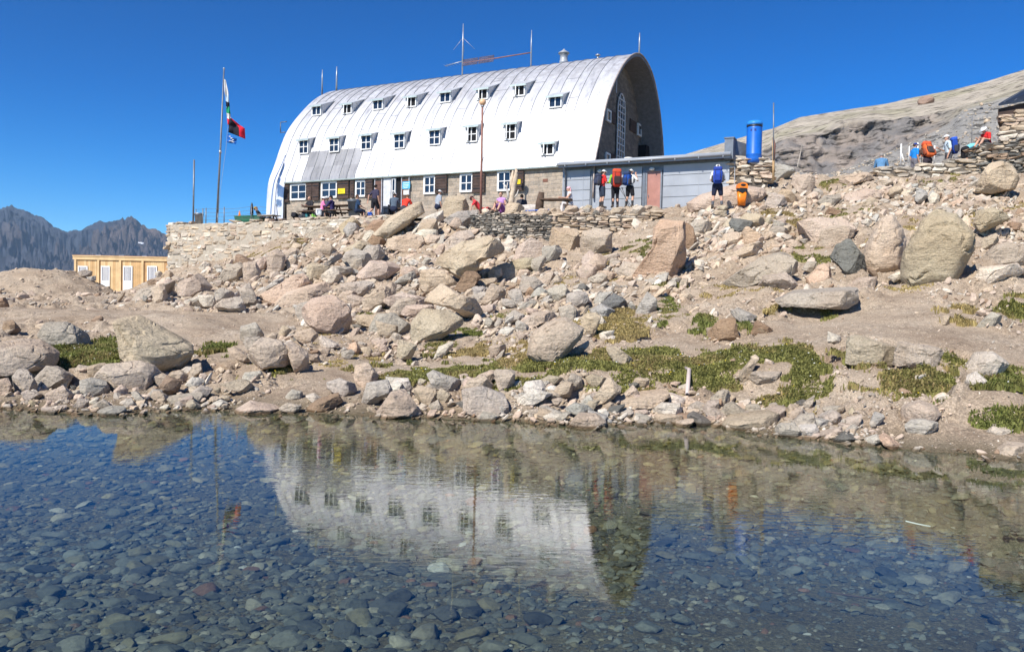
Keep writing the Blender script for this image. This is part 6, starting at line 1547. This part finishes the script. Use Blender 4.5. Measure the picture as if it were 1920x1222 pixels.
h8 = person(foot(1153, 389, 36.0), AWAY+.1, 'hiker in black trousers carrying a huge red backpack, middle of the trio at the annex', 'stand', .05, 'poles', 'poles', (.25,.55,.05), 'long', ('trousers', BLK), None, (.08,.05,.03))
backpack(h8, (.50,.05,.03), 'huge red and black backpack of the middle hiker at the annex', .42, .82, (.58,.09,.04), (.05,.03,.03), acc=(.06,.05,.05))
h9 = person(foot(1180, 389, 35.9), RIGHT+.75, 'hiker in white shirt and black shorts lifting a hand, last of the annex trio', 'wide', .06, 'face', 'front', WHT, 'short', ('shorts', BLK), ('cap', WHT), sock=(.04,.045,.05))
backpack(h9, (.02,.07,.30), 'blue backpack of the hiker in the white shirt at the annex', .34, .62, (.03,.05,.12), (.02,.04,.12))
h10 = person(at(1344, 391, hit(1350, 411)[1]+.25), AWAY-.25, 'lone hiker in white shirt and dark shorts, back turned, beside the orange bin', 'wide', .04, 'front', 'front', WHT, 'short', ('shorts', NAVY), ('scarf', WHT), sock=(.12,.125,.14))
backpack(h10, (.03,.08,.42), 'blue backpack of the lone hiker beside the orange bin', .36, .66, (.03,.06,.30), (.02,.05,.28))
for k, (x0, x1, lab) in enumerate([(1161, 1186, 'thin trekking pole leaning toward the last hiker of the trio'), (1166, 1181, 'second thin trekking pole crossing close behind the first one')]):
    a_ = at(x0, 352, 35.7); e_ = at(x1, 391, 35.6); t_ = bar('trekking_pole', [a_, e_], .012, M_BLACK, lab, 'trekking pole', 6); m = MB(); m.tube([(0, 0, .02), (a_-e_)*-.06], .02, 8); m.build('grip', M_BLACK, t_, True)
# walkers on the low wall
YW = 35.3
person(foot(1651, 330, 34.9), AWAY-.5, 'grey haired person in a blue denim shirt sitting on the end of the low wall', 'low', .25, 'rest', 'rest', (.10,.22,.38), 'long', ('trousers', (.06,.06,.08)), None, (.28,.26,.24), head_tilt=.1, s=1.02)
person(foot(1713, 338, YW), RIGHT+.2, 'person in a blue cap and bright blue t-shirt standing behind the low wall', 'stand', .02, 'down', 'down', (.02,.22,.62), 'short', ('shorts', (.16,.15,.17)), ('cap', (.02,.05,.25)), (.06,.04,.03), s=.94)
h3 = person(foot(1738, 338, YW), AWAY+.1, 'person bowed under a large orange backpack behind the low wall', 'stand', .55, 'front', 'front', (.10,.06,.05), 'short', ('shorts', (.05,.04,.05)), None, (.08,.05,.03))
backpack(h3, (.62,.13,.04), 'large orange backpack with a dark foot behind the low wall', .42, .80, (.62,.10,.04), (.05,.04,.04), acc=(.3,.08,.04))
h4 = person(foot(1777, 333, YW), LEFT-.15, 'person in white cap and pale shirt with a big blue pack behind the low wall', 'stand', .12, 'front', 'down', (.52,.62,.68), 'short', ('trousers', (.10,.10,.11)), ('cap', WHT), (.2,.19,.18), s=1.08)
backpack(h4, (.02,.06,.32), 'big blue and black backpack of the person in the white cap behind the low wall', .36, .75, (.03,.10,.5), (.02,.02,.03))
person(foot(1808, 319, YW), RIGHT+.3, 'person in a turquoise shirt and black shorts bending forward over the wall', 'stand', 1.15, 'down', 'down', (.20,.55,.62), 'short', ('shorts', BLK), None, (.1,.07,.05), s=1.0)
person(foot(1853, 276, 34.2), LEFT+.2, 'person in a white hat and red t-shirt sitting on the dark stone pile', 'low', .3, 'front', 'front', (.60,.03,.03), 'short', ('shorts', (.05,.05,.06)), ('brim', WHT), (.2,.18,.16), head_tilt=.45, s=1.0)
# terrace
P17 = terr(702, -3.9, .0); person(P17+np.array([0, 0, .0]), RIGHT+.9, 'person in a navy t-shirt and black shorts walking past the open door', 'walk', .12, 'down', 'back', (.045,.04,.07), 'short', ('shorts', BLK), None, (.02,.015,.012), s=1.0)
bS = terr(738, -3.75, -.03); person(bS, AWAY-.2, 'person in a grey vest and white cap sitting on the bench, back turned', 'sit', .2, 'table', 'table', (.09,.12,.16), 'short', ('trousers', NAVY), ('cap', WHT))
person(terr(757, -3.75, -.03), AWAY-.4, 'person in a bright red top leaning forward on the bench beside the rock ramp', 'sit', .55, 'table', 'table', (.68,.05,.03), 'long', ('trousers', (.05,.05,.06)), None, (.12,.06,.03))
person(terr(667, -3.7, -.05), AWAY-1.0, 'person in dark blue clothes sitting at the table beyond the big grey bin', 'sit', .1, 'rest', 'rest', (.03,.06,.12), 'short', ('trousers', (.02,.03,.06)), None, (.12,.07,.04))
person(terr(624, -3.9, -.05), LEFT-.3, 'person in dark purple sitting at the picnic table beside the big grey bin', 'sit', .15, 'table', 'table', (.04,.03,.10), 'long', ('trousers', (.05,.055,.065)), ('beanie', (.02,.02,.025)), (.03,.02,.02))
person(terr(604, -4.0, -.08), RIGHT+.2, 'person in a pink top and white sun hat sitting at the picnic table', 'sit', .1, 'table', 'table', (.75,.22,.42), 'short', ('trousers', (.10,.09,.11)), ('brim', WHT), (.2,.12,.07))
person(terr(614, -2.9, -.05), TOWARD, 'person in a white sun hat facing out across the picnic table', 'sit', .2, 'table', 'table', (.08,.09,.11), 'short', ('trousers', NAVY), ('brim', (.6,.6,.58)), (.2,.12,.07))
person(terr(583, -3.0, -.02), TOWARD-.5, 'person in a black jacket at the far end of the picnic table', 'sit', .15, 'table', 'table', (.03,.03,.035), 'long', ('trousers', NAVY), None, (.22,.15,.1))
person(terr(492, -3.4, -.02), RIGHT+.1, 'person in dark clothes and mustard hat lying behind the low table', 'lie', -.55, 'rest', 'rest', (.03,.03,.04), 'long', ('trousers', BLK), ('beanie', (.35,.24,.04)))
person(terr(820, -3.2), RIGHT+.6, 'person in white cap and grey shirt half hidden behind the rounded rim rock', 'sit', .15, 'down', 'down', (.33,.36,.40), 'short', ('trousers', NAVY), ('cap', WHT))
person(terr(855, -2.8), AWAY, 'person of whom only dark hair shows above the rounded rim rock', 'low', .1, 'down', 'down', (.05,.05,.06), 'short', ('trousers', NAVY), None, (.015,.012,.01))
person(terr(903, -3.4, .1), RIGHT+.15, 'person in a red shirt lying back on the rocks behind the lamp post', 'lie', -.75, 'back', 'rest', (.62,.05,.06), 'short', ('shorts', (.4,.06,.06)), ('cap', (.07,.03,.03)))
person(terr(941, -3.6), AWAY+2.6, 'person in a lilac vest sitting and reading beside the driftwood', 'low', .15, 'front', 'front', (.50,.28,.58), 'none', ('shorts', (.22,.08,.28)), None, (.16,.08,.04))
person(terr(978, -2.2, -.1), AWAY, 'person of whom only dark hair shows behind the stone bench', 'low', .1, 'down', 'down', (.05,.05,.06), 'short', ('trousers', NAVY), None, (.015,.012,.01))
person(terr(1070, -3.4, -.1), LEFT+.1, 'person in a white top and pink headscarf sitting at the log table', 'sit', .15, 'table', 'table', (.76,.70,.68), 'none', ('trousers', (.6,.55,.52)), ('scarf', (.75,.42,.44)), (.2,.1,.06), s=.95)
backpack(None, (.03,.045,.07), 'dark blue backpack standing on the paving beside the walking person', .36, .62, (.05,.06,.08), (.02,.025,.035), terr(722, -4.0), .4, .1)
backpack(None, (.02,.02,.025), 'black backpack lying by the bench behind the dark blue one', .34, .55, None, None, terr(731, -3.6, .12), 1.2, .2)
backpack(None, (.03,.12,.5), 'small bright blue bag at the walking person feet', .26, .34, None, (.03,.10,.4), terr(694, -4.1), .2, .1)
backpack(None, (.02,.02,.025), 'black backpack lying flat at the corner of the refuge', .3, .6, None, None, terr(556, -4.0), -.3, 1.3)
backpack(None, (.03,.04,.05), 'dark backpack lying beside the picnic table', .3, .55, (.05,.20,.22), None, terr(570, -4.0), 1.2, 1.35)
backpack(None, (.22,.5,.08), 'lime green and black backpack under the picnic table', .3, .45, (.02,.02,.02), None, terr(590, -4.1), .3, .15)
backpack(None, (.66,.68,.70), 'white cloth bag on the seat beside the person in pink', .32, .36, None, None, terr(598, -4.25, .25), .3, .1)

# ------------------------------------------------------------------ turf, tufts and flowers
def grass():
    rs = np.random.default_rng(17); V = []; C = []; base = dict(g=(.25,.245,.078), y=(.44,.35,.15), d=(.19,.21,.06)); FL = []
    for poly, den, hgt, k in GR:
        W3 = np.array([hit(*p)[:2] for p in poly]); lo, hi = W3.min(0)-.15, W3.max(0)+.15; ar = (hi-lo).prod(); n_ = int(min(den*1.35*ar, 60000))
        p = lo+rs.random((n_, 2))*(hi-lo); w1, w2 = fbm(xyz(p[:, 0]*2.5, p[:, 1]*2.5, 3), 3, 61)*.16+rs.normal(0, .05, len(p)), fbm(xyz(p[:, 0]*2.5, p[:, 1]*2.5, 7), 3, 67)*.2+rs.normal(0, .07, len(p)); p = p[inpolys(p[:, 0]+w1, p[:, 1]+w2, [list(map(tuple, W3))])]
        if not len(p): continue
        cl = fbm(xyz(p[:, 0]*2.2, p[:, 1]*2.2, 5), 3, 8); e = cl > -.42+.3*rs.random(len(cl)) if den > 3000 else cl > .05+.2*rs.random(len(cl)); p = p[e]; cl = cl[e]
        z = T(p[:, 0], p[:, 1]); hum = .05*np.clip(fbm(xyz(p[:, 0]*2.6, p[:, 1]*2.6, 2), 2, 12)+.35, 0, 1)*(den > 2000)
        B = xyz(p[:, 0], p[:, 1], z+hum-.01+.01*(den > 2000)); n_ = len(B); a = rs.uniform(0, 6.283, n_); h = hgt*.44*rs.uniform(.4, 1.5, n_)*np.where(rs.random(n_) < .02, 2., 1.); w_ = rs.uniform(.0045, .009, n_)*(1+B[:, 1]/14)
        ln_ = rs.uniform(.25, 1.1, n_)*h; d = np.stack([np.cos(a), np.sin(a), 0*a], 1); s = np.stack([-np.sin(a), np.cos(a), 0*a], 1)*w_[:, None]
        up = np.array([0, 0, 1.]); m_ = B+d*(ln_*.35)[:, None]+up*(h*.6)[:, None]; t = B+d*ln_[:, None]+up*h[:, None]
        V.append(np.stack([B-s*1.2-up*.05, B+s*1.2-up*.05, m_+s*.8, m_-s*.8, t], 1))
        c = np.array(base[k])*rs.uniform(.65, 1.4, (n_, 1)); dry = np.clip(fbm(xyz(p[:, 0]*1.4, p[:, 1]*1.4, 9), 3, 3)*1.5+(.45 if k == 'y' else 0.15), 0, 1)[:, None]*rs.random((n_, 1)); c = c*(1-dry)+np.array([.40,.30,.14])*rs.uniform(.7, 1.2, (n_, 1))*dry
        C.append(np.repeat(c[:, None], 5, 1))
        if k in 'gd' and den > 1700:
            q = rs.choice(n_, max(2, n_//600)); FL.append(t[q]+np.array([0, 0, .012]))
    V = np.concatenate(V); C = np.concatenate(C); K = len(V); b = np.arange(K)[:, None]*5
    F = np.concatenate([b+np.array([[0, 1, 2]]), b+np.array([[0, 2, 3]]), b+np.array([[3, 2, 4]])], 0)
    m, n, bs, N, L = new_mat('grass_blades'); v = N('ShaderNodeVertexColor'); v.layer_name = 'Col'
    f = ramp(N, L, nz(N, L, N('ShaderNodeNewGeometry').outputs['Position'], 3, 4), [(.3, .75), (.7, 1.2)]); cc_ = mixc(N, L, v.outputs[0], f, 1., 'MULTIPLY')
    L(cc_, bs.inputs['Base Color']); setv(bs, Roughness=.7); bs.inputs['Specular IOR Level'].default_value = .15
    tl = N('ShaderNodeBsdfTranslucent'); L(cc_, tl.inputs[0]); mx = N('ShaderNodeMixShader'); mx.inputs[0].default_value = .3; L(bs.outputs[0], mx.inputs[1]); L(tl.outputs[0], mx.inputs[2]); L(mx.outputs[0], n.nodes['Material Output'].inputs[0])
    tag(link('grass', fast_mesh('grass', V.reshape(-1, 3), F, m, False, C.reshape(-1, 3))), 'short alpine turf, green and straw coloured, in tufts along the bank', None, None, 'stuff'); print('blades', K)
    P = np.concatenate(FL); k = len(P); yel = rs.random(k) < .3; c = np.where(yel[:, None], np.array([.75,.55,.03]), np.array([.78,.78,.72])); S = rs.uniform(.006, .011, k)*(1+P[:, 1]/25)
    V0, F0 = ICO[1]; V0 = V0*np.array([1, 1, .5]); VV = (V0[None]*S[:, None, None]+P[:, None]).reshape(-1, 3); F = (F0[None]+np.arange(k)[:, None, None]*len(V0)).reshape(-1, 3)
    tag(link('wild_flowers', fast_mesh('wild_flowers', VV, F, attr_mat('petals'), True, np.repeat(c, len(V0), 0))), 'tiny white and yellow flowers sprinkled through the turf', None, None, 'stuff')
grass()

# ------------------------------------------------------------------ remeshed figures become plain meshes
def bake():
    import bmesh
    dg = bpy.context.evaluated_depsgraph_get(); dg.update(); out = []
    for o, ex in REM: out.append((o, ex, bpy.data.meshes.new_from_object(o.evaluated_get(dg))))
    for o, ex, me in out:
        o.modifiers.clear()
        if ex:
            bm = bmesh.new(); bm.from_mesh(me); vs = [bm.verts.new(v) for v in ex.v]
            for f, mi in zip(ex.f, ex.m): q = bm.faces.new([vs[i] for i in f]); q.material_index = mi; q.smooth = True
            bm.to_mesh(me); bm.free()
            if len(me.materials) < 2: me.materials.append(EYE)
        old = o.data; me.name = old.name; o.data = me; bpy.data.meshes.remove(old)
bake()
for o in bpy.data.objects:
    for k in ('_back', '_lean'):
        if k in o: del o[k]

# ------------------------------------------------------------------ air
m_, n_t, bs_, N_, L_2 = new_mat('air'); n_t.nodes.remove(bs_)
pv = N_('ShaderNodeVolumePrincipled'); pv.inputs['Color'].default_value = (.5, .72, 1, 1); pv.inputs['Density'].default_value = .00012; pv.inputs['Anisotropy'].default_value = .1
L_2(pv.outputs[0], n_t.nodes['Material Output'].inputs['Volume'])
hz = MB(); hz.box(-2600, 900, -60, 3300, -700, 310); tag(hz.build('haze', m_), kind='stuff')
